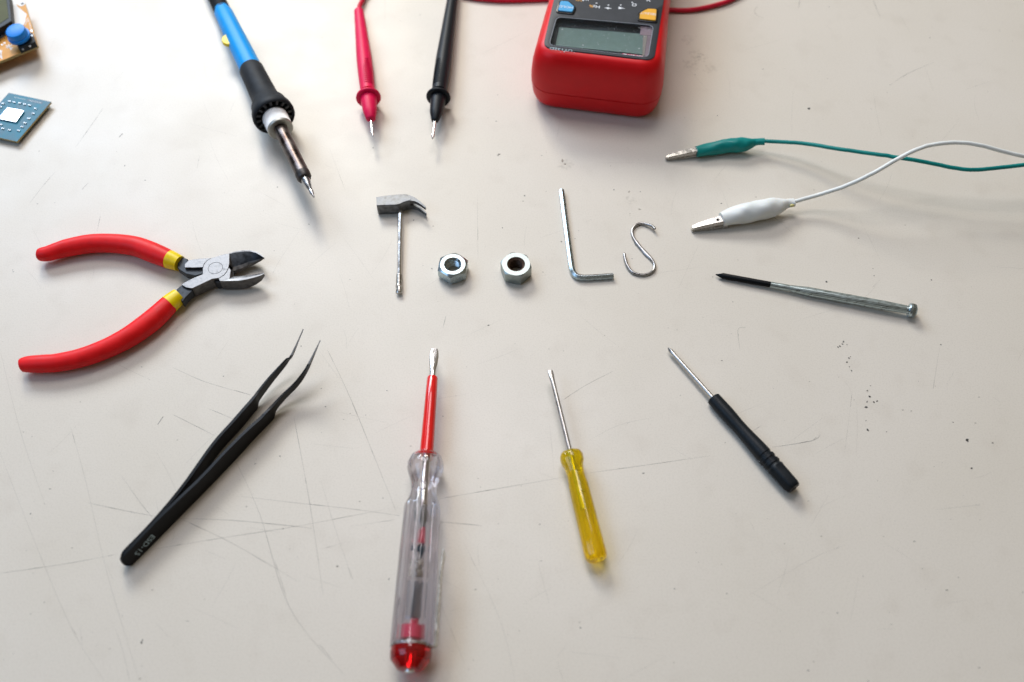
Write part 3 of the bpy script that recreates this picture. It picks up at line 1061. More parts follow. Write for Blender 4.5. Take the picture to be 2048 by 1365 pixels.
prism(bm, mpoly([(1244.5, 107.0), (1286, 112.2), (1284, 116), (1243.6, 110.9)], HM + .24), HM + .17)
stk = link('red_sticker', bm, M['sticker_red'], t, smooth=0)
text('UNI-T', 1.9, P(1267, 111.8, HM + .26), -uM, -vM, M['white_ink'], t, bold=.01, squash=1.9)
bm = NB()
A = P(1250, 109.4, HM + .27)
prism(bm, [A - uM * .9 + vM * .5, A + uM * .9 + vM * .5, A - vM * .7], HM + .25, HM + .27)
link('warning_mark', bm, M['white_ink'], t, smooth=0)
text('UT132D', 2.2, P(1122, 99.5, HM + .42), -uM, -vM, M['grey_ink'], t, bold=.008, squash=1.5)
bm = NB()                 # dust on the lens
for _ in range(46):
    c = P(random.uniform(1118, 1300), random.uniform(50, 108), lz + .05)
    r = random.uniform(.1, .24) if random.random() < .85 else .4
    disc(bm, c, uM, vM, r, 7, .04)
link('dust_specks', bm, stain('dust', (.75, .8, .8), .6), ln, smooth=0)


def button(poly, m, word, wc, size):
    z = HM + 1.5
    top = roundpoly(mpoly(poly, z), .9, 4)
    c = sum(top, Vector()) / len(top)
    bm = NB()
    loft(bm, [[Vector((p.x, p.y, HM + .2)) for p in top], [Vector((p.x, p.y, z - .25)) for p in top], [c + (p - c) * .97 for p in top]], cap=True)
    b = link('button', bm, m, t, smooth=40)
    base = [c + (p - c) + (p - c).normalized() * 1.0 for p in top]
    base2 = [c + (p - c) + (p - c).normalized() * 1.35 for p in top]
    bm = NB()
    loft(bm, [[Vector((p.x, p.y, HM + .2)) for p in base2], [Vector((p.x, p.y, HM + .9)) for p in base], [Vector((p.x, p.y, HM + 1.0)) - (p - c).normalized() * .5 for p in base]], cap=True)
    link('button_surround', bm, M['black_gloss'], b, smooth=40)
    text(word, size, P(*wc, z + .02), -uM, -vM, M['white_ink'], b, bold=.002, squash=1.15, h=.03)


button([(1120.8, 2), (1136, 2.4), (1148.6, 13.3), (1145, 24.2), (1116, 21)], M['button_blue'], 'HOLD', (1132, 14.2), 2.35)
button([(1296, 17.4), (1313.5, 18.3), (1311.6, 41.2), (1279, 37.5), (1280, 25.6)], M['button_orange'], 'SELECT', (1296.5, 27.5), 2.2)
dc = P(1229, 8.6, HM + .35) + vM * 21.5
bm = NB()
axd = Axis(Vector((dc.x, dc.y, HM + .2)), Vector((dc.x, dc.y, HM + 10)))
lathe(bm, axd, [(0, 21.8), (.9, 21.4), (1.1, 20.6), (.5, 20.0), (.6, 19.6), (1.4, 19.0), (1.4, 12)], 72)
dl = link('dial', bm, M['black_rubber'], t)
bm = NB()
obox(bm, Vector((dc.x, dc.y, HM + 4.5)) + vM * 3, uM, vM, dz, 9, 22, 7)
link('dial_knob', bm, M['black_plastic'], dl, smooth=0, bevel=2)
bm = NB()
for q in ((1193, 6.7), (1216.6, 10.7), (1241.5, 10.7), (1264.5, 5.4)):
    disc(bm, P(*q, HM + .36), uM, vM, .42, 12, .05)
link('dial_dots', bm, M['white_ink'], t, smooth=0)
IZ = HM + .4
text('Hz', 2.9, P(1193, 13.8, IZ), -uM, -vM, M['white_ink'], t, bold=.012, squash=1.15)
text('%', 2.7, P(1182.5, 12.6, IZ), -uM, -vM, M['orange_ink'], t, bold=.02, squash=1.2)
text('Ω', 2.9, P(1268.5, 10.2, IZ), -uM, -vM, M['white_ink'], t, bold=.015, squash=1.2)
text('V', 3.0, P(1297, 0.5, IZ), -uM, -vM, M['white_ink'], t, bold=.015, squash=1.2)
text('µA', 3.0, P(1170, 0.0, IZ), -uM, -vM, M['white_ink'], t, bold=.015, squash=1.2)
text('°C', 2.8, P(1158, 0.0, IZ), -uM, -vM, M['orange_ink'], t, bold=.015, squash=1.2)


def tri(bm, c, s, flip=1, asp=1.0):
    vs = [bm.verts.new(c + uM * (flip * s * asp)), bm.verts.new(c - uM * (flip * s * asp) + vM * s), bm.verts.new(c - uM * (flip * s * asp) - vM * s)]
    bm.faces.new(vs if flip > 0 else vs[::-1])


bm = NB()
c = P(1216, 16.8, IZ + .05)
tri(bm, c - uM * .7, .75, -1)
tri(bm, c + uM * .7, .75, 1)
obox(bm, c, uM, vM, dz, .3, 1.9, .04)
obox(bm, c, uM, vM, dz, 3.6, .28, .04)
link('diode_symbol', bm, M['white_ink'], t, smooth=0)
bm = NB()
c = P(1243, 16.8, IZ + .05)
tri(bm, c, 1.0, 1, 1.2)
obox(bm, c - uM * 1.4, uM, vM, dz, .3, 1.9, .04)
obox(bm, c, uM, vM, dz, 3.6, .28, .04)
link('buzzer_symbol', bm, M['white_ink'], t, smooth=0)
# the red probe's cable passes the meter and comes out again on its right
bm = NB()
sweep(bm, catmull(CABLE + [P(1100, -1, 1.4), P(1180, 0, 1.4), P(1260, 8, 1.4), P(1310, 16, 1.4), P(1345, 20.5, 1.6), P(1385, 20, 1.6), P(1430, 11, 1.6), P(1470, -4, 1.6), P(1520, -40, 1.6), P(1600, -110, 1.6)], 8), 1.35, 12)
link('cable', bm, M['red_wire'], red_probe)

# ------------------------------------------------------------------ crocodile clip leads
def croc(tip, rear, boot, wire, m, mw, label, zr, hole, js=1.0):
    t = thing('crocodile_clip_lead', P(*boot[0][:2]), label, 'clip lead', 'crocodile clip leads')
    T, R = P(*tip, 2.0), P(*rear, zr)
    d = (R - T)
    dh = Vector((d.x, d.y, 0)).normalized()
    sd = Vector((-dh.y, dh.x, 0))
    up = Vector((0, 0, 1))
    L = Vector((d.x, d.y, 0)).length + 2
    T0 = Vector((T.x, T.y, 0))

    def sec(x, w, z0, z1, ch=.25):
        c = T0 + dh * x
        w *= js / 2
        z0, z1 = z0 * js, z1 * js
        return [c - sd * (w - ch) + up * z0, c + sd * (w - ch) + up * z0, c + sd * w + up * (z0 + ch), c + sd * w + up * (z1 - ch), c + sd * (w - ch) + up * z1, c - sd * (w - ch) + up * z1, c - sd * w + up * (z1 - ch), c - sd * w + up * (z0 + ch)]
    k = L / 16
    bm = NB()
    loft(bm, [sec(0, 1.5, 1.5, 2.8), sec(.5, 2.2, 1.35, 3.0), sec(3 * k, 2.8, 1.7, 3.9), sec(9 * k, 3.8, 2.7, 5.2), sec(16 * k, 4.6, 3.5, 6.2)])
    j = link('upper_jaw', bm, M['nickel'], t, smooth=20)
    bm = NB()
    c = T0 + dh * (11.0 * k) + up * (5.2 + (6.2 - 5.2) * 2 / 7 + .02)
    if hole:
        ez = Vector((-dh.x * .14, -dh.y * .14, 1)).normalized()
        disc(bm, c - sd * .2, (dh + up * .14).normalized(), sd, .75, 16, .14, ez)
        link('rivet_hole', bm, M['dark_hole'], j, smooth=0)
    bm = NB()
    for x, s in ((2, .5), (4, .6), (6, .7), (8, .8)):     # teeth
        obox(bm, T0 + dh * (x * k) + up * (1.5 + .1 * x), dh, sd, up, .7, 2 + .18 * x, .7)
    loft(bm, [sec(0, 1.6, .35, 1.3), sec(.5, 2.2, .2, 1.4), sec(3 * k, 2.8, .15, 1.45), sec(9 * k, 3.8, .3, 2.3), sec(16 * k, 4.6, .8, 3.1)])
    link('lower_jaw', bm, M['nickel'], t, smooth=20)
    bm = NB()
    pts, ra = [], []
    for (x, y, w, z, fl) in boot:
        p = P(x, y, z)
        r = w / 2 / scl(p)
        pts.append(p)
        ra.append((r * fl, r / fl ** .7))
    q = catmull(pts, 6)
    ra_s = interp([r[0] for r in ra], 6)
    ra_u = interp([r[1] for r in ra], 6)
    rad = [(a, b) for a, b in zip(ra_s, ra_u)]
    q = [q[0] + (q[1] - q[0]) * .12] + q
    rad = [(rad[0][0] * .72, rad[0][1] * .72)] + rad

    def wob(a, i):
        return 1 + .045 * sin(2 * a + i * .35) + .03 * sin(3 * a - i * .62) + .02 * sin(5 * a + i * 1.1)
    sweep(bm, q, rad, 28, shape=wob)
    link('boot', bm, m, t, smooth=60)
    wp = catmull([P(*w) for w in wire], 10)
    wp = [p + Vector((random.gauss(0, .07), random.gauss(0, .07), random.gauss(0, .07))) for p in wp]
    wp = [wp[0]] + [(wp[i - 1] + wp[i] + wp[i + 1]) / 3 for i in range(1, len(wp) - 1)] + [wp[-1]]
    bm = NB()
    sweep(bm, wp, 1.0, 14)
    link('wire', bm, mw, t)
    return t


croc((1332, 315), (1397, 302), [(1392, 304, 22.5, 3.2, 1.0), (1426, 297.5, 25.5, 3.6, 1.0), (1451, 293, 28, 4.2, .96), (1472, 290.5, 31, 4.6, .95), (1490, 289.5, 27, 5.0, .95), (1506, 286, 17, 5.4, 1.0), (1517, 284, 14, 5.8, 1.05), (1529, 283.3, 13, 6.2, 1.15)],
     [(1520, 283.6, 5.9), (1532, 283, 6.3), (1604, 287, 9.5), (1675, 298, 14), (1746, 308, 17), (1796, 315.5, 18), (1853, 325, 18), (1906, 336, 17.5), (1942, 340, 17.5), (1978, 338, 18), (2048, 330.5, 20), (2130, 322, 20), (2300, 310, 14)],
     M['teal'], M['teal'], 'teal crocodile clip lead lying above the white one', 3.4, False, 0.84)
t = croc((1383, 457), (1449, 441), [(1443, 439.3, 29, 3.9, 1.0), (1477.8, 429.4, 38, 4.8, .97), (1500.8, 425.3, 41, 5.2, .97), (1531.7, 417.8, 42.5, 5.5, .95), (1554.8, 413, 33, 5.4, .97), (1572, 408, 20, 5.4, 1.0), (1588, 405.6, 17, 5.6, 1.1)],
         [(1578, 406.5, 5.6), (1590, 403.5, 6), (1640, 389, 9), (1693, 371.5, 15), (1746, 347, 22), (1796, 318, 27), (1835.5, 298.6, 30), (1871, 289, 31), (1917, 285.5, 31), (1960, 291, 30), (2006, 303, 28), (2048, 313, 26), (2140, 330, 20), (2300, 335, 12)],
         M['white_vinyl'], M['white_wire'], 'white crocodile clip lead with its wire crossing over the teal one', 4.0, True)
bm = NB()
c = P(1584, 411.5, 6.2)
bmesh.ops.create_icosphere(bm, subdivisions=2, radius=1.05, matrix=Matrix.Translation(c) @ Matrix.Diagonal((1.2, .8, .8, 1)))
link('glue_blob', bm, M['yellowed'], t)

# ------------------------------------------------------------------ letter T: small claw hammer
t = thing('claw_hammer', P(800, 420), 'tiny claw hammer with dull grey head and chrome rod handle', 'hammer')
ZT, ZL = 6.9, .25


def H(zx, zy, z=ZT):
    return P(730 + zx / 5.25, 360 + zy / 5.25, z)


bk = catmull([H(118, 178), H(240, 160), H(380, 148), H(445, 156), H(500, 174)], 4)
ft = catmull([H(122, 272), H(240, 268), H(345, 262), H(405, 236), H(470, 218)], 4)
bm = NB()
rings = []
for a, b in zip(bk, ft):
    q = [a, b]
    ch = .35
    e = (b - a).normalized()
    rings.append([a + e * ch, b - e * ch, b - dz * ch, Vector((b.x, b.y, ZL + ch)), Vector((b.x, b.y, ZL)) - e * ch, Vector((a.x, a.y, ZL)) + e * ch, Vector((a.x, a.y, ZL + ch)), a - dz * ch])
loft(bm, rings)
# the two claws curve on from the head, one above the other
ck = [H(400, 150), H(445, 156), H(500, 173), H(545, 200), H(590, 236), H(622, 265), H(640, 284)]
cf = [H(405, 236), H(440, 216), H(490, 218), H(535, 228), H(580, 254), H(612, 278), H(634, 294)]
ck, cf = catmull(ck, 4), catmull(cf, 4)
for z0, z1 in ((ZT - .02, 4.2), (3.0, ZL + .02)):
    rings = []
    n = len(ck)
    for i, (a, b) in enumerate(zip(ck, cf)):
        k = i / (n - 1)
        hi = z0 if z0 > 5 else z0 - .5 * k
        lo = z1 + .9 * k if z0 > 5 else z1 + .3 * k
        rings.append([Vector((a.x, a.y, hi)), Vector((b.x, b.y, hi - .1)), Vector((b.x, b.y, lo)), Vector((a.x, a.y, lo))])
    loft(bm, rings)
link('head', bm, M['cast'], t, smooth=40, bevel=.12)
hax = Axis(H(372, 262, 3.0), H(356, 1195, 1.7))
bm = NB()
lathe(bm, hax, [(-1.5, 2.3), (1.2, 2.3), (1.9, 1.9), (2.0, 1.0)], 24)
link('socket', bm, M['cast'], t)
bm = NB()
Lh = hax.L
lathe(bm, hax, [(-.5, 1.15), (Lh - 10.6, 1.15), (Lh - 10.5, 1.3)], 8, rot=.2)
link('handle', bm, M['chrome'], t, smooth=25)
bm = NB()
pf = []
for k in range(7):
    a = Lh - 10.4 + k * .8
    pf += [(a, 1.42), (a + .35, 1.42), (a + .4, 1.05), (a + .75, 1.05)]
pf += [(Lh - 4.8, 1.1), (Lh - 4.6, 1.62), (Lh - 3.7, 1.65), (Lh - 3.5, 1.25), (Lh - 3.0, 1.2), (Lh - .7, (1.6, 1.1)), (Lh - .1, (1.3, .8)), (Lh, (.9, .4))]
lathe(bm, hax, pf, 20)
link('handle_end', bm, M['nickel'], t, smooth=30)

# ------------------------------------------------------------------ letters O: the two nuts
def nut(px, py, AF, h, rot, rhole, rcs, cham, m, mth, label):
    c = P(px, py, h)
    c.z = 0
    t = thing('hex_nut', c, label, 'nut', 'hex nuts')
    N = 96
    A = AF / 2

    def rh(th):
        a = (th - rot) % (pi / 3) - pi / 6
        return A / cos(a)
    rc = A * cham

    def ring(fr, fz):
        return [c + Vector((fr(2 * pi * k / N) * cos(2 * pi * k / N), fr(2 * pi * k / N) * sin(2 * pi * k / N), fz(2 * pi * k / N))) for k in range(N)]
    tn = tan(radians(32))
    k0 = lambda th: min(rc, rh(th) - .02)
    cz = lambda th: max(.02, (rh(th) - rc) * tn)
    rings = [ring(lambda a: rcs, lambda a: 0.02), ring(k0, lambda a: 0.02), ring(rh, lambda a: .02 + cz(a)), ring(rh, lambda a: h - cz(a)), ring(k0, lambda a: h), ring(lambda a: rcs, lambda a: h)]
    bm = NB()
    loft(bm, rings, cap=False)
    link('body', bm, m, t, smooth=25)
    bm = NB()
    rg_ = [ring(lambda a: rcs, lambda a: h), ring(lambda a: rhole + .1, lambda a: h - (rcs - rhole) * .9)]
    z = h - (rcs - rhole) * .9
    pitch = 1.1
    while z > 1.4:
        z0 = z
        rg_ += [ring(lambda a: rhole, lambda a: z0 - pitch * (.12 + a / 2 / pi)), ring(lambda a: rhole + .62, lambda a: z0 - pitch * (.5 + a / 2 / pi)), ring(lambda a: rhole + .62, lambda a: z0 - pitch * (.62 + a / 2 / pi)), ring(lambda a: rhole, lambda a: z0 - pitch * (1 + a / 2 / pi))]
        z -= pitch
    rg_ += [ring(lambda a: rhole, lambda a: .8), ring(lambda a: rcs, lambda a: .02)]
    loft(bm, rg_, cap=False)
    bmesh.ops.reverse_faces(bm, faces=bm.faces)
    link('thread', bm, mth, t, smooth=25, recalc=False)
    return t


nut(905.5, 529.0, 13.1, 6.4, radians(-97), 3.15, 4.05, .89, M['zinc'], M['zinc'], 'shiny bluish hex nut with bright chamfered ring, beside the hammer')
nut(1032, 528.5, 13.0, 6.9, radians(-103 + 30), 3.0, 4.2, 1.01, M['zinc_dull'], M['rust'], 'dull sharp-edged hex nut with rusty thread, beside the bent hex key')

# ------------------------------------------------------------------ letter L: hex key
t = thing('hex_key', P(1150, 553), 'bent silver hex key lying as the letter L', 'hex key')
bm = NB()
zk = 1.35
k = [P(1123, 381.5, zk), P(1128.5, 425, zk), P(1135, 475, zk), P(1141, 520, zk)]
cor = [P(1143.5, 536, zk), P(1147, 546.5, zk), P(1153.5, 553, zk), P(1163, 555.5, zk)]
en = [P(1180, 555.6, zk), P(1205, 554, zk), P(1225.8, 552.6, zk)]
pth = catmull(k + cor + en, 6)
d0 = (pth[0] - pth[1]).normalized()
d1 = (pth[-1] - pth[-2]).normalized()
rk = [1.5] * len(pth)
pth = [pth[0] + d0 * .3] + pth + [pth[-1] + d1 * .3]
rk = [1.2] + rk + [1.2]
sweep(bm, pth, rk, 6, rot=pi / 6)
link('hex_key_bar', bm, M['zinc'], t, smooth=25, bevel=.15)

# ------------------------------------------------------------------ letter S: hook
bm = NB()
hp = [(1310, 459, 2.0), (1305.5, 453.5, 1.8), (1299, 450.3, 1.5), (1284, 447.3, .9), (1271, 451.5, .75), (1264.5, 460.5, .75), (1265, 470.5, .75), (1269.5, 480.5, .75), (1277.5, 491.5, .75), (1291, 507, .75), (1302, 518, .75), (1308.5, 529, .75), (1307, 541, .75), (1296, 548.3, .75), (1282, 550.2, .75), (1266, 545.3, .9), (1256, 534, 1.1), (1250.5, 520, 1.3), (1248.6, 507, 1.5)]
pth = catmull([P(*q) for q in hp], 6)
rad = [.72] * len(pth)
n = len(pth)
for i in range(n):
    f = i / n
    if .40 < f < .56:
        rad[i] = (.95 - .1 * sin(f * 60), .6)
    else:
        rad[i] = (.72, .72)
rad[0] = (.5, .5)
rad[-1] = (.45, .45)
org = P(1282, 500)
sweep(bm, pth, rad, 14)
o = link('s_hook', bm, M['wire_steel'], None, origin=Vector((org.x, org.y, 0)))
o['label'], o['category'] = 'small steel wire hook bent into the letter S', 'hook'

# ------------------------------------------------------------------ precision screwdriver
ax = Axis(P(1431.5, 549.7, 1.5), P(1824, 621.5, 3.3))
t = thing('precision_screwdriver', ax.pt(ax.t(px=1680)), 'slim silver precision screwdriver with black cross blade and swivel cap', 'screwdriver', 'screwdrivers on the table')
bm = NB()
b0 = ax.t(px=1540)
lathe(bm, ax, [(0, .25), (.8, .55), (2.2, 1.15), (3.2, 1.38), (b0 + 1, 1.38)], 20, shape=lambda a, i: 1 - (.38 * abs(sin(2 * a)) ** 2 if 0 < i < 3 else 0))
link('blade', bm, M['black_paint'], t)
bm = NB()
g0 = ax.t(px=1579)
sgm = 40
lathe(bm, ax, [(b0, 1.2), (b0 + .2, 1.45), (g0 - .4, 1.5), (g0 - .3, 1.3), (g0 + .3, 1.3), (g0 + .4, 1.55), (g0 + 4, 1.75)], 36)
lathe(bm, ax, [(g0 + 4, 1.75), (g0 + 8, 2.1), (ax.t(px=1770), 2.15), (ax.t(px=1800), 1.95), (ax.t(px=1812), 1.85)], sgm, shape=lambda a, i: 1 - .035 * (int(round(a / 2 / pi * sgm)) % 2))
link('body', bm, mat('brushed_zinc', (.46, .54, .54), .36, 1.0, var=.22, vscale=350, rvar=.12, stretch=(1, 5, 1)), t, smooth=20)
bm = NB()
cL = ax.L
lathe(bm, ax, [(ax.t(px=1810), 1.7), (cL - 1.7, 1.9), (cL - 1.6, 2.9), (cL - 1.2, 3.25), (cL - .2, 3.25)], 32)
lathe(bm, ax, [(cL - .2, 3.3), (cL + 1.3, 3.05), (cL + 1.9, 2.4)], 6, rot=.3)
link('swivel_cap', bm, M['zinc'], t, smooth=25)

# ------------------------------------------------------------------ black-handled screwdriver
hx = Axis(P(1336, 696, 2.3), P(1588, 977.5, 3.75))
t = thing('black_handled_screwdriver', hx.pt(hx.t(py=900)), 'small screwdriver with waisted black plastic handle and three grooves', 'screwdriver', 'screwdrivers on the table')
bm = NB()
h0, h1 = hx.t(py=797), hx.L
lathe(bm, hx, [(0, .2), (.7, .6), (1.7, 1.05), (2.6, 1.0), (4.5, .88), (h0 + 2, .95)], 20, shape=lambda a, i: 1 - (.3 * abs(sin(2 * a)) ** 2 if 0 < i < 3 else 0))
link('blade', bm, M['nickel'], t)
bm = NB()
HL = h1 - h0


def hz_(f):
    return h0 + HL * f


pr = [(0, 2.75), (.005, 3.02), (.06, 3.1), (.15, 3.2), (.24, 3.1), (.31, 2.92), (.38, 2.95), (.46, 3.2), (.55, 3.5), (.615, 3.62), (.638, 3.62), (.645, 3.3), (.66, 3.3), (.667, 3.64), (.693, 3.66), (.70, 3.3), (.715, 3.3), (.722, 3.66), (.748, 3.66), (.755, 3.3), (.77, 3.3), (.78, 3.68), (.80, 3.7), (.86, 3.65), (.965, 3.5), (.99, 3.2), (1.0, 2.7)]


def hexsh(a, i):
    if i >= 22:
        b = (a % (pi / 3)) - pi / 6
        return min(1.0, .93 / cos(b))
    if 6 < i < 13:
        return 1 - .02 * (1 + cos(2 * a))
    return 1.0


lathe(bm, hx, [(hz_(f), r) for f, r in pr], 48, shape=hexsh)
hd = link('handle', bm, M['black_plastic'], t, smooth=40)
bm = NB()
disc(bm, hx.pt(h1 + .02), hx.d.cross(dz).normalized(), hx.d.cross(dz).cross(hx.d).normalized(), .9, 16, .02, hx.d)
link('end_hole', bm, M['dark_hole'], hd, smooth=0)

# ------------------------------------------------------------------ yellow screwdriver
ax = Axis(P(1100, 741, 7.0), P(1194.5, 1123, 4.9))
t = thing('yellow_screwdriver', ax.pt(ax.t(py=1050)), 'small flat screwdriver with see-through yellow handle', 'screwdriver', 'screwdrivers on the table')
bm = NB()
s0, s1 = ax.t(py=906), ax.t(py=1020)
lathe(bm, ax, [(0, (1.05, .18)), (1.2, (1.2, .3)), (3.2, (1.15, .6)), (5, (1.0, .9)), (8, (.98, .98)), (s1, (.98, .98))], 20)
link('blade', bm, M['shaft'], t)
bm = NB()
pr = ax.prof([(905, 36), (907, 42), (914, 48), (925, 46.5), (935, 38), (948, 35.5), (962, 38), (972, 41), (1000, 42), (1040, 43), (1075, 44.5), (1105, 46)])
pr += [(ax.L - 1.5, pr[-1][1] * .96), (ax.L - .4, pr[-1][1] * .78), (ax.L, pr[-1][1] * .5)]


def flute(a, i):
    if 7 <= i <= 10:
        return 1 - .09 * max(0, cos(6 * a)) ** 2
    return 1 - .055 * max(0, cos(6 * a)) ** 2


lathe(bm, ax, pr, 60, shape=flute)
link('handle', bm, M['clear_yellow'], t, smooth=50)

# ------------------------------------------------------------------ voltage tester screwdriver
ax = Axis(P(869.5, 697.5, 7.8), P(819, 1342, 8.2))
t = thing('voltage_tester_screwdriver', ax.pt(ax.t(py=1180)), 'voltage tester screwdriver with clear handle, red sleeve and red end cap', 'screwdriver', 'screwdrivers on the table')
bm = NB()
b0 = ax.t(py=755)
lathe(bm, ax, [(0, (1.15, .22)), (1.6, (1.75, .3)), (4.5, (1.95, .5)), (8, (1.8, .9)), (10.5, (1.5, 1.35)), (b0 - 2, (1.45, 1.45)), (b0 + 60, (1.45, 1.45))], 24)
link('blade', bm, M['chrome'], t)
bm = NB()
s1 = ax.t(py=918)
lathe(bm, ax, [(b0, 1.6), (b0, 2.1), (b0 + .6, 2.35), (b0 + 12, 2.5), (s1 - 2, 2.85), (s1, 2.9), (s1, 1.6)], 32)
link('sleeve', bm, M['red_sleeve'], t)
bm = NB()
pr = ax.prof([(906, 30), (908, 44), (915, 62), (929, 73), (942, 72), (956, 60), (968, 52), (985, 52), (1000, 60), (1012, 72), (1020, 74), (1060, 76), (1120, 80), (1180, 83), (1284, 87), (1296, 86)])
pr[0] = (pr[0][0], 3.0)


def tflute(a, i):
    if 9 <= i <= 14:
        return 1 - .04 * (1 - abs(cos(4 * a))) - .13 * max(0, cos(8 * a)) ** 4
    if i < 9:
        return 1 - .05 * max(0, cos(8 * a)) ** 2
    return 1 - .03 * (1 - abs(cos(4 * a)))


rings = lathe(bm, ax, pr, 64, shape=tflute)
ci, ce = ax.t(py=1018), ax.t(py=1272)
link('handle', bm, M['clear'], t, smooth=50)
bm = NB()        # contact rod and crimp seen through the handle
lathe(bm, ax, [(ci - 6, 1.45), (ci + 1.5, 1.45), (ci + 2, 1.9), (ci + 6, 1.9), (ci + 7, 1.2), (ci + 8.5, 1.0)], 16)
link('contact_rod', bm, M['spring'], t)
bm = NB()
r0, r1 = ax.t(py=1058), ax.t(py=1092)
lathe(bm, ax, [(r0, .5), (r0 + .8, 1.2), (r1 - .5, 1.6), (r1, 1.2)], 20)
link('resistor', bm, M['red_block'], t)
bm = NB()
n0 = ax.t(py=1093)
lathe(bm, ax, [(n0, 1.0), (n0 + .8, 1.75), (n0 + 2.5, 1.8), (n0 + 4.2, 1.0), (n0 + 6, .6), (n0 + 7, .5)], 24)
link('neon_lamp', bm, M['bulb_dark'], t)
bm = NB()
q0 = ax.t(py=1122)
lathe(bm, ax, [(q0, 1.2), (q0 + .6, 1.75), (q0 + 3.2, 1.75), (q0 + 3.6, 1.35), (q0 + 4.2, 1.95), (q0 + 7, 1.95), (q0 + 7.6, 1.2)], 24)
link('lamp_cap', bm, M['nickel'], t)
bm = NB()
p0, p1 = ax.t(py=1168), ax.t(py=1240)
hel = []
NT = 15
s_ = ax.d.cross(dz).normalized()
u_ = s_.cross(ax.d)
for k in range(NT * 12 + 1):
    a = 2 * pi * k / 12
    hel.append(ax.pt(p0 + (p1 - p0) * k / (NT * 12)) + s_ * 1.75 * cos(a) + u_ * 1.75 * sin(a))
sweep(bm, hel, .32, 6, up=ax.d)
link('coil_spring', bm, M['spring'], t)
bm = NB()
p0, p1 = ax.t(py=1254), ax.t(py=1284)
lathe(bm, ax, [(ax.t(py=1242), 1.1), (p0 - .3, 1.2), (p0, 3.2), (ce + 1.5, 3.2)], 24)
link('red_plug', bm, M['red_block'], t)
bm = NB()
e0 = ax.t(py=1299)
EL = ax.L
lathe(bm, ax, [(e0 - 1.6, 5.2), (e0 - .3, 5.2), (e0 - .3, 7.4), (e0 + 1.5, 7.65), (e0 + 4.0, 7.3), (EL - 1.6, 5.6), (EL - .3, 4.6), (EL, 3.6)], 40, shape=lambda a, i: 1 - .02 * (1 - abs(cos(4 * a))))
link('end_cap', bm, M['clear_red'], t, smooth=35)
bm = NB()
lathe(bm, ax, [(e0 + 1, 1.3), (EL - .5, 1.3), (EL - .4, 1.9), (EL + .6, 1.8), (EL + .9, 1.2)], 20)
link('end_contact', bm, M['chrome'], t)
# clip: a ring between handle and cap with a springy tongue along the right side
bm = NB()
lathe(bm, ax, [(e0 - 1.3, 5.25), (e0 - 1.3, 7.5), (e0 - .5, 7.5), (e0 - .5, 5.25)], 40)
sr = s_ if s_.x > 0 else -s_
cv = (sr * .9 + u_ * .15).normalized()
tang = ax.d.cross(cv).normalized()
cpts = [(ax.t(py=1297) - .4, 7.2), (ax.t(py=1296), 8.7), (ax.t(py=1290), 9.2), (ax.t(py=1230), 9.2), (ax.t(py=1160), 9.35), (ax.t(py=1138), 9.4), (ax.t(py=1118), 9.9), (ax.t(py=1106), 10.0), (ax.t(py=1102), 9.5)]
rings = []
for tt, rr in cpts:
    c = ax.pt(tt) + cv * rr
    rings.append([c + tang * 1.5 + cv * .3, c - tang * 1.5 + cv * .3, c - tang * 1.5 - cv * .3, c + tang * 1.5 - cv * .3])
loft(bm, rings)
link('pocket_clip', bm, M['nickel'], t, smooth=30)

# ------------------------------------------------------------------ tweezers
t = thing('tweezers', P(300, 1090), 'black anti-static tweezers with bare bent steel tips', 'tweezers')
RA = [((247, 1130), (241.5, 1124), 3.4, 4.9), ((253, 1132.5), (239.5, 1118), 1.9, 6.4), ((260, 1132), (242, 1112), .7, 7.5), ((270, 1126), (250, 1103), .05, 8.2), ((321, 1075), (303, 1047), .05, 8.6), ((372, 1023), (351, 1000), .05, 9.0), ((421.7, 972.5), (400, 953), .05, 9.0), ((470, 922), (447, 903), .05, 9.0), ((510, 878), (487, 863), .05, 9.0),
      ((545, 841.7), (519, 834), .05, 8.7), ((550, 832), (528, 825), .6, 8.6), ((554, 820), (539, 814), 1.8, 8.4), ((573, 797), (561, 791), 3.6, 8.6), ((594, 776), (586, 767), 6, 9.8), ((610, 754), (602, 748), 9, 12), ((623.4, 727), (615, 728), 12.2, 14.5), ((641, 681.5), (640, 681), 17, 17.4)]
LA = [((246, 1125), (242, 1119), 3.4, 4.9), ((252, 1126), (241, 1112), 1.9, 6.4), ((258, 1123), (243, 1107), .7, 7.5), ((268, 1114), (249, 1098), .05, 8.2), ((322, 1052), (301, 1044), .05, 8.6), ((383, 985), (361, 973), .05, 9.0), ((439, 907), (421.7, 888.4), .05, 9.0), ((481, 860), (462.8, 841.7), .05, 9.0), ((504, 832), (487, 814), .05, 9.0),
      ((515, 819), (502, 797), .05, 8.7), ((517, 810), (508, 790), .6, 8.6), ((521, 800), (514, 782), 1.8, 8.4), ((544, 768), (535, 756), 3.6, 8.6), ((571, 734), (563, 726), 6.5, 9.8), ((579, 722), (572, 717), 8, 11.2), ((588, 709), (581, 710), 10, 12.3), ((607, 659), (606, 658.5), 15, 15.4)]


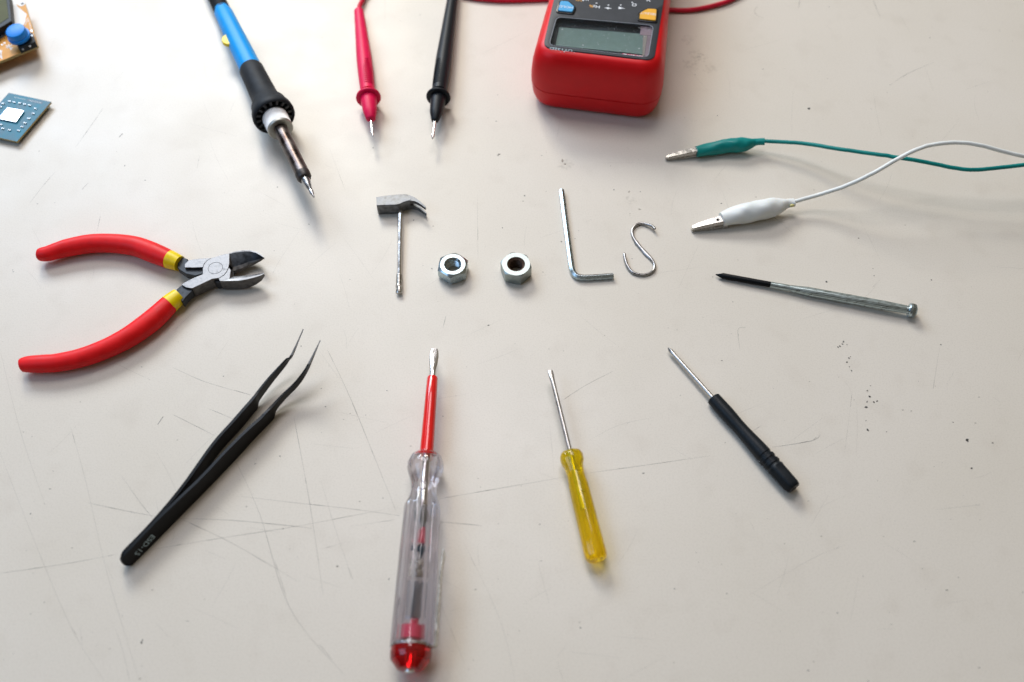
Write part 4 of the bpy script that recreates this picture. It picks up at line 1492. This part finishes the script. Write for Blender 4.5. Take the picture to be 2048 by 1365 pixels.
def arm(S, right, sgn):
    B = catmull([P(*s[0], s[2]) for s in S], 5)
    T = catmull([P(*s[1], s[3]) for s in S], 5)
    n = len(B)
    rings = []
    for i in range(n):
        q_ = max(i, 17)                     # the rounded tail keeps the direction of the straight part
        d = (B[min(q_ + 1, n - 1)] - B[max(q_ - 1, 0)]).normalized()
        e = (T[q_] - B[q_])
        nn = d.cross(e).normalized()
        if nn.x * .72 - nn.y * .69 < 0:
            nn = -nn                                        # towards the camera's lower right
        f = i / (n - 1)
        th = 1.5 if f < .55 else 1.5 - (f - .55) / .45 * 1.0
        th = max(.8, th) if f < .93 else .8 - (f - .93) / .07 * .35
        if right:       # T given is the inner top edge; the outer face sits th further out
            a, b = B[i], T[i] + nn * th
            inn = -nn * th
            q = [a, b, T[i], a + inn]
        else:           # T is the outer top edge, the face seen is the inner one
            b = T[i] + nn * th
            q = [B[i], b, T[i], B[i] - nn * th]
        rings.append(q)
    return rings


RT = {}
for nm, S, right in (('R', RA, True), ('L', LA, False)):
    rg_ = arm(S, right, 1)
    cut = (len(S) - 2) * 5
    bm = NB()
    loft(bm, rg_[:cut + 1])
    a_ = link('arm', bm, M['black_paint'], t, smooth=30, bevel=.22)
    bm = NB()
    loft(bm, [[c * .96 + (sum(r, Vector()) / 4) * .04 for c in r] for r in rg_[cut - 0:]])
    link('bare_tip', bm, M['steel_side'], t, smooth=30)
    RT[nm] = rg_
r0_, r1_ = RT['R'][12], RT['R'][15]
cf_ = [RT['R'][i] for i in (11, 17)]


def face(px, py):
    """point of the outer face under a photo pixel"""
    a, b, c = cf_[0][0], cf_[1][0], cf_[1][1]
    nrm = (b - a).cross(c - a).normalized()
    d = (P(px, py, 0) - CAM).normalized()
    s = (a - CAM).dot(nrm) / d.dot(nrm)
    return CAM + d * s, nrm


fc, fn = face(289, 1090.5)
f1, _ = face(304.7, 1072.5)
f2, _ = face(273, 1108)
exx = (f2 - f1).normalized()
fn = fn if fn.dot(CAM - fc) > 0 else -fn
eyy = fn.cross(exx)
text('ESD-15', 4.4, fc, exx, eyy, M['grey_ink'], t, h=.12, bold=.004, squash=.93 * (f2 - f1).length / 10.9)

# ------------------------------------------------------------------ diagonal cutters
t = thing('diagonal_cutters', P(435, 540), 'open diagonal cutters with red grips and yellow bands', 'cutters')


def K(zx, zy, z):
    return P(30 + zx / 3.938, 440 + zy / 3.938, z)


def grip(cl, ndip, zc):
    """cl: (x, y, width) in the close-up; the last ndip points carry the yellow band"""
    pts = [K(x, y, zc) for x, y, w in cl]
    rad = [w / 3.938 / 2 / scl(p) for (x, y, w), p in zip(cl, pts)]
    return catmull(pts, 6), interp(rad, 6)


UP = [(177, 276, 46), (181, 276, 78), (193, 275, 100), (222, 272, 114), (262, 266, 122), (340, 242, 132), (430, 217, 142), (600, 188, 150), (770, 186, 152), (940, 207, 158), (1080, 256, 164), (1215, 312, 150)]
UY = [(1215, 312, 150), (1258, 328, 138), (1298, 345, 124)]
LO = [(38, 1148, 54), (42, 1147, 88), (56, 1144, 112), (88, 1140, 127), (130, 1137, 136), (220, 1134, 144), (330, 1126, 146), (520, 1087, 152), (720, 1014, 158), (890, 927, 166), (1040, 823, 172), (1130, 747, 166), (1212, 667, 152)]
LY = [(1212, 667, 152), (1254, 632, 142), (1295, 600, 130)]
for rd, yl in ((UP, UY), (LO, LY)):
    q, r = grip(rd, 0, 4.9)
    bm = NB()
    sweep(bm, q, [(a, a * .98) for a in r], 32)
    g = link('grip', bm, M['red_grip'], t, smooth=60)
    q, r = grip(yl, 0, 4.9)
    bm = NB()
    r = [a * 1.005 for a in r]
    sweep(bm, q, r, 32)
    link('yellow_band', bm, M['yellow_band'], g, smooth=50)
ZH = 7.6


def slab(name, pts, z1, z0, m, bevel=.18, smooth=0, parent=None):
    bm = NB()
    top = [K(x, y, z1) for x, y in pts]
    prism(bm, top, z0)
    o = link(name, bm, m, parent or t, smooth=smooth, bevel=bevel)
    return o


def slab2(name, pts, z1, z0, bevel=.18):
    o = slab(name, pts, z1, z0, [M['steel_worn'], M['steel_side']], bevel)
    for p in o.data.polygons:
        if abs(p.normal.z) < .5:
            p.material_index = 1
    return o


slab('tang', [(1275, 292), (1300, 287), (1362, 308), (1350, 372), (1400, 380), (1480, 372), (1480, 425), (1420, 442), (1345, 425), (1305, 400), (1280, 380)], 6.3, 2.4, M['steel_dark'], .35)
slab('tang', [(1268, 548), (1300, 520), (1322, 506), (1400, 520), (1398, 560), (1345, 610), (1318, 650), (1285, 610)], 6.6, 2.0, M['steel_dark'], .5)
slab2('jaw_body', [(1335, 350), (1368, 317), (1450, 305), (1547, 301), (1515, 318), (1490, 345), (1478, 374), (1400, 377), (1336, 376)], ZH - .02, 4.6)
# half with the rivet, running from the lower handle to the upper jaw
arcL = [(1478 + 0, 385), (1484, 360), (1500, 335), (1520, 315), (1548, 300)]
body = [(1310, 512), (1330, 496), (1400, 460), (1478, 428)] + arcL + [(1600, 285), (1640, 272), (1690, 262), (1688, 345), (1682, 372), (1668, 405), (1645, 435), (1610, 458), (1552, 466), (1480, 500), (1396, 540), (1350, 534)]
jb = slab2('jaw_body', body, ZH, 1.0)
bm = NB()
c = K(1578, 380, ZH)
axr = Axis(Vector((c.x, c.y, ZH - 1)), Vector((c.x, c.y, ZH + .05)))
ra_ = 58 / 3.938 / scl(c)
lathe(bm, axr, [(0, ra_ * .93), (1.06, ra_ * .93), (1.08, ra_ * .85)], 40)
link('rivet', bm, M['steel_worn'], jb)
bm = NB()
ringp = [Vector((c.x + ra_ * .97 * cos(a), c.y + ra_ * .97 * sin(a), ZH + .0)) for a in [2 * pi * k / 40 for k in range(41)]]
sweep(bm, ringp, .1, 6)
link('rivet_edge', bm, M['steel_dark'], jb)
# piece under the joint
slab('joint_plate', [(1480, 390), (1700, 330), (1725, 430), (1640, 480), (1600, 492), (1560, 474), (1480, 470)], 4.4, 1.0, M['steel_dark'], 0)
slab('joint_plate', [(1548, 466), (1610, 464), (1632, 488), (1585, 496)], 6.0, 1.2, M['steel_dark'], 0)


def jaw(name, outer_, inner_, edge, ztop, zcut, zbot):
    """outer: rim outline at the top; inner: inside of the narrow rim; edge: cutting edge, lower down"""
    bm = NB()
    O = [K(x, y, ztop) for x, y in outer_]
    I = [K(x, y, ztop) for x, y in inner_]
    nn_ = len(O) - 1
    tp = [max(0.0, (k / nn_ - .45) / .55) ** 1.6 for k in range(nn_ + 1)]      # the jaw thins towards its point
    E = [K(x, y, zcut + (ztop - .7 - zcut) * q) for (x, y), q in zip(edge, tp)]
    Bo = [Vector((p.x, p.y, zbot + (ztop - 1.6 - zbot) * q)) for p, q in zip(O, tp)]
    Be = [Vector((p.x, p.y, min(p.z - .25, zbot + .4 + (ztop - 1.8 - zbot) * q))) for p, q in zip(E, tp)]
    E2 = [e + (i_ - e) * (.16 + .10 * random.random()) for e, i_ in zip(E, I)]
    R = [[bm.verts.new(p) for p in r] for r in (O, I, E2, E, Be, Bo)]
    n = len(O)
    for a in range(6):
        r1, r2 = R[a], R[(a + 1) % 6]
        for j in range(n - 1):
            f = bm.faces.new((r1[j], r1[j + 1], r2[j + 1], r2[j]))
            f.material_index = (0, 1, 2, 2, 1, 2)[a]
    bm.faces.new([r[0] for r in R]).material_index = 2
    bm.faces.new([r[-1] for r in R][::-1]).material_index = 2
    return bm


bm = jaw('jaw', [(1690, 261), (1740, 247), (1790, 240), (1850, 239), (1900, 250), (1935, 270), (1962, 296)],
         [(1692, 268), (1740, 257), (1790, 251), (1850, 250), (1895, 259), (1928, 277), (1958, 297)],
         [(1712, 405), (1745, 396), (1790, 380), (1840, 355), (1885, 335), (1930, 315), (1960, 299)], ZH, 4.4, 2.2)
link('cutting_jaw', bm, [M['steel_worn'], M['steel_dark'], M['steel_side']], t, smooth=30)
bm = NB()         # sloped heel of the upper jaw
vs = [bm.verts.new(q) for q in (K(1690, 262, ZH - .01), K(1688, 350, ZH - .01), K(1730, 400, 3.8), K(1725, 330, 4.6))]
bm.faces.new(vs)
vs2 = [bm.verts.new((v.co.x, v.co.y, 1.2)) for v in vs]
bm.faces.new(vs2[::-1])
for k in range(4):
    bm.faces.new((vs[k], vs2[k], vs2[(k + 1) % 4], vs[(k + 1) % 4]))
link('jaw_heel', bm, M['steel_side'], t, smooth=0)
# lower jaw
slab2('jaw_shoulder', [(1602, 462), (1645, 438), (1668, 410), (1684, 375), (1700, 395), (1690, 470), (1640, 482), (1612, 482)], ZH - .03, 1.2)
bm = jaw('jaw', [(1612, 482), (1690, 482), (1760, 480), (1820, 470), (1880, 455), (1930, 440), (1962, 425)],
         [(1640, 476), (1700, 466), (1760, 462), (1820, 455), (1880, 443), (1930, 432), (1960, 422)],
         [(1700, 450), (1720, 447), (1770, 443), (1830, 437), (1885, 430), (1930, 424), (1959, 419)], ZH - .05, 6.2, 1.0)
link('cutting_jaw', bm, [M['steel_worn'], M['steel_worn'], M['steel_side']], t, smooth=30)
bm = NB()
vs = [bm.verts.new(q) for q in (K(1684, 378, ZH - .04), K(1686, 470, ZH - .04), K(1728, 452, 5.4), K(1715, 400, 5.0))]
bm.faces.new(vs)
vs2 = [bm.verts.new((v.co.x, v.co.y, 1.4)) for v in vs]
bm.faces.new(vs2[::-1])
for k in range(4):
    bm.faces.new((vs[k], vs2[k], vs2[(k + 1) % 4], vs[(k + 1) % 4]))
link('jaw_heel', bm, M['steel_side'], t, smooth=0)

SC.cycles.use_denoising = True
SC.cycles.sample_clamp_indirect = 6.0
SC.cycles.max_bounces = 14
SC.cycles.transmission_bounces = 12
SC.cycles.transparent_max_bounces = 12
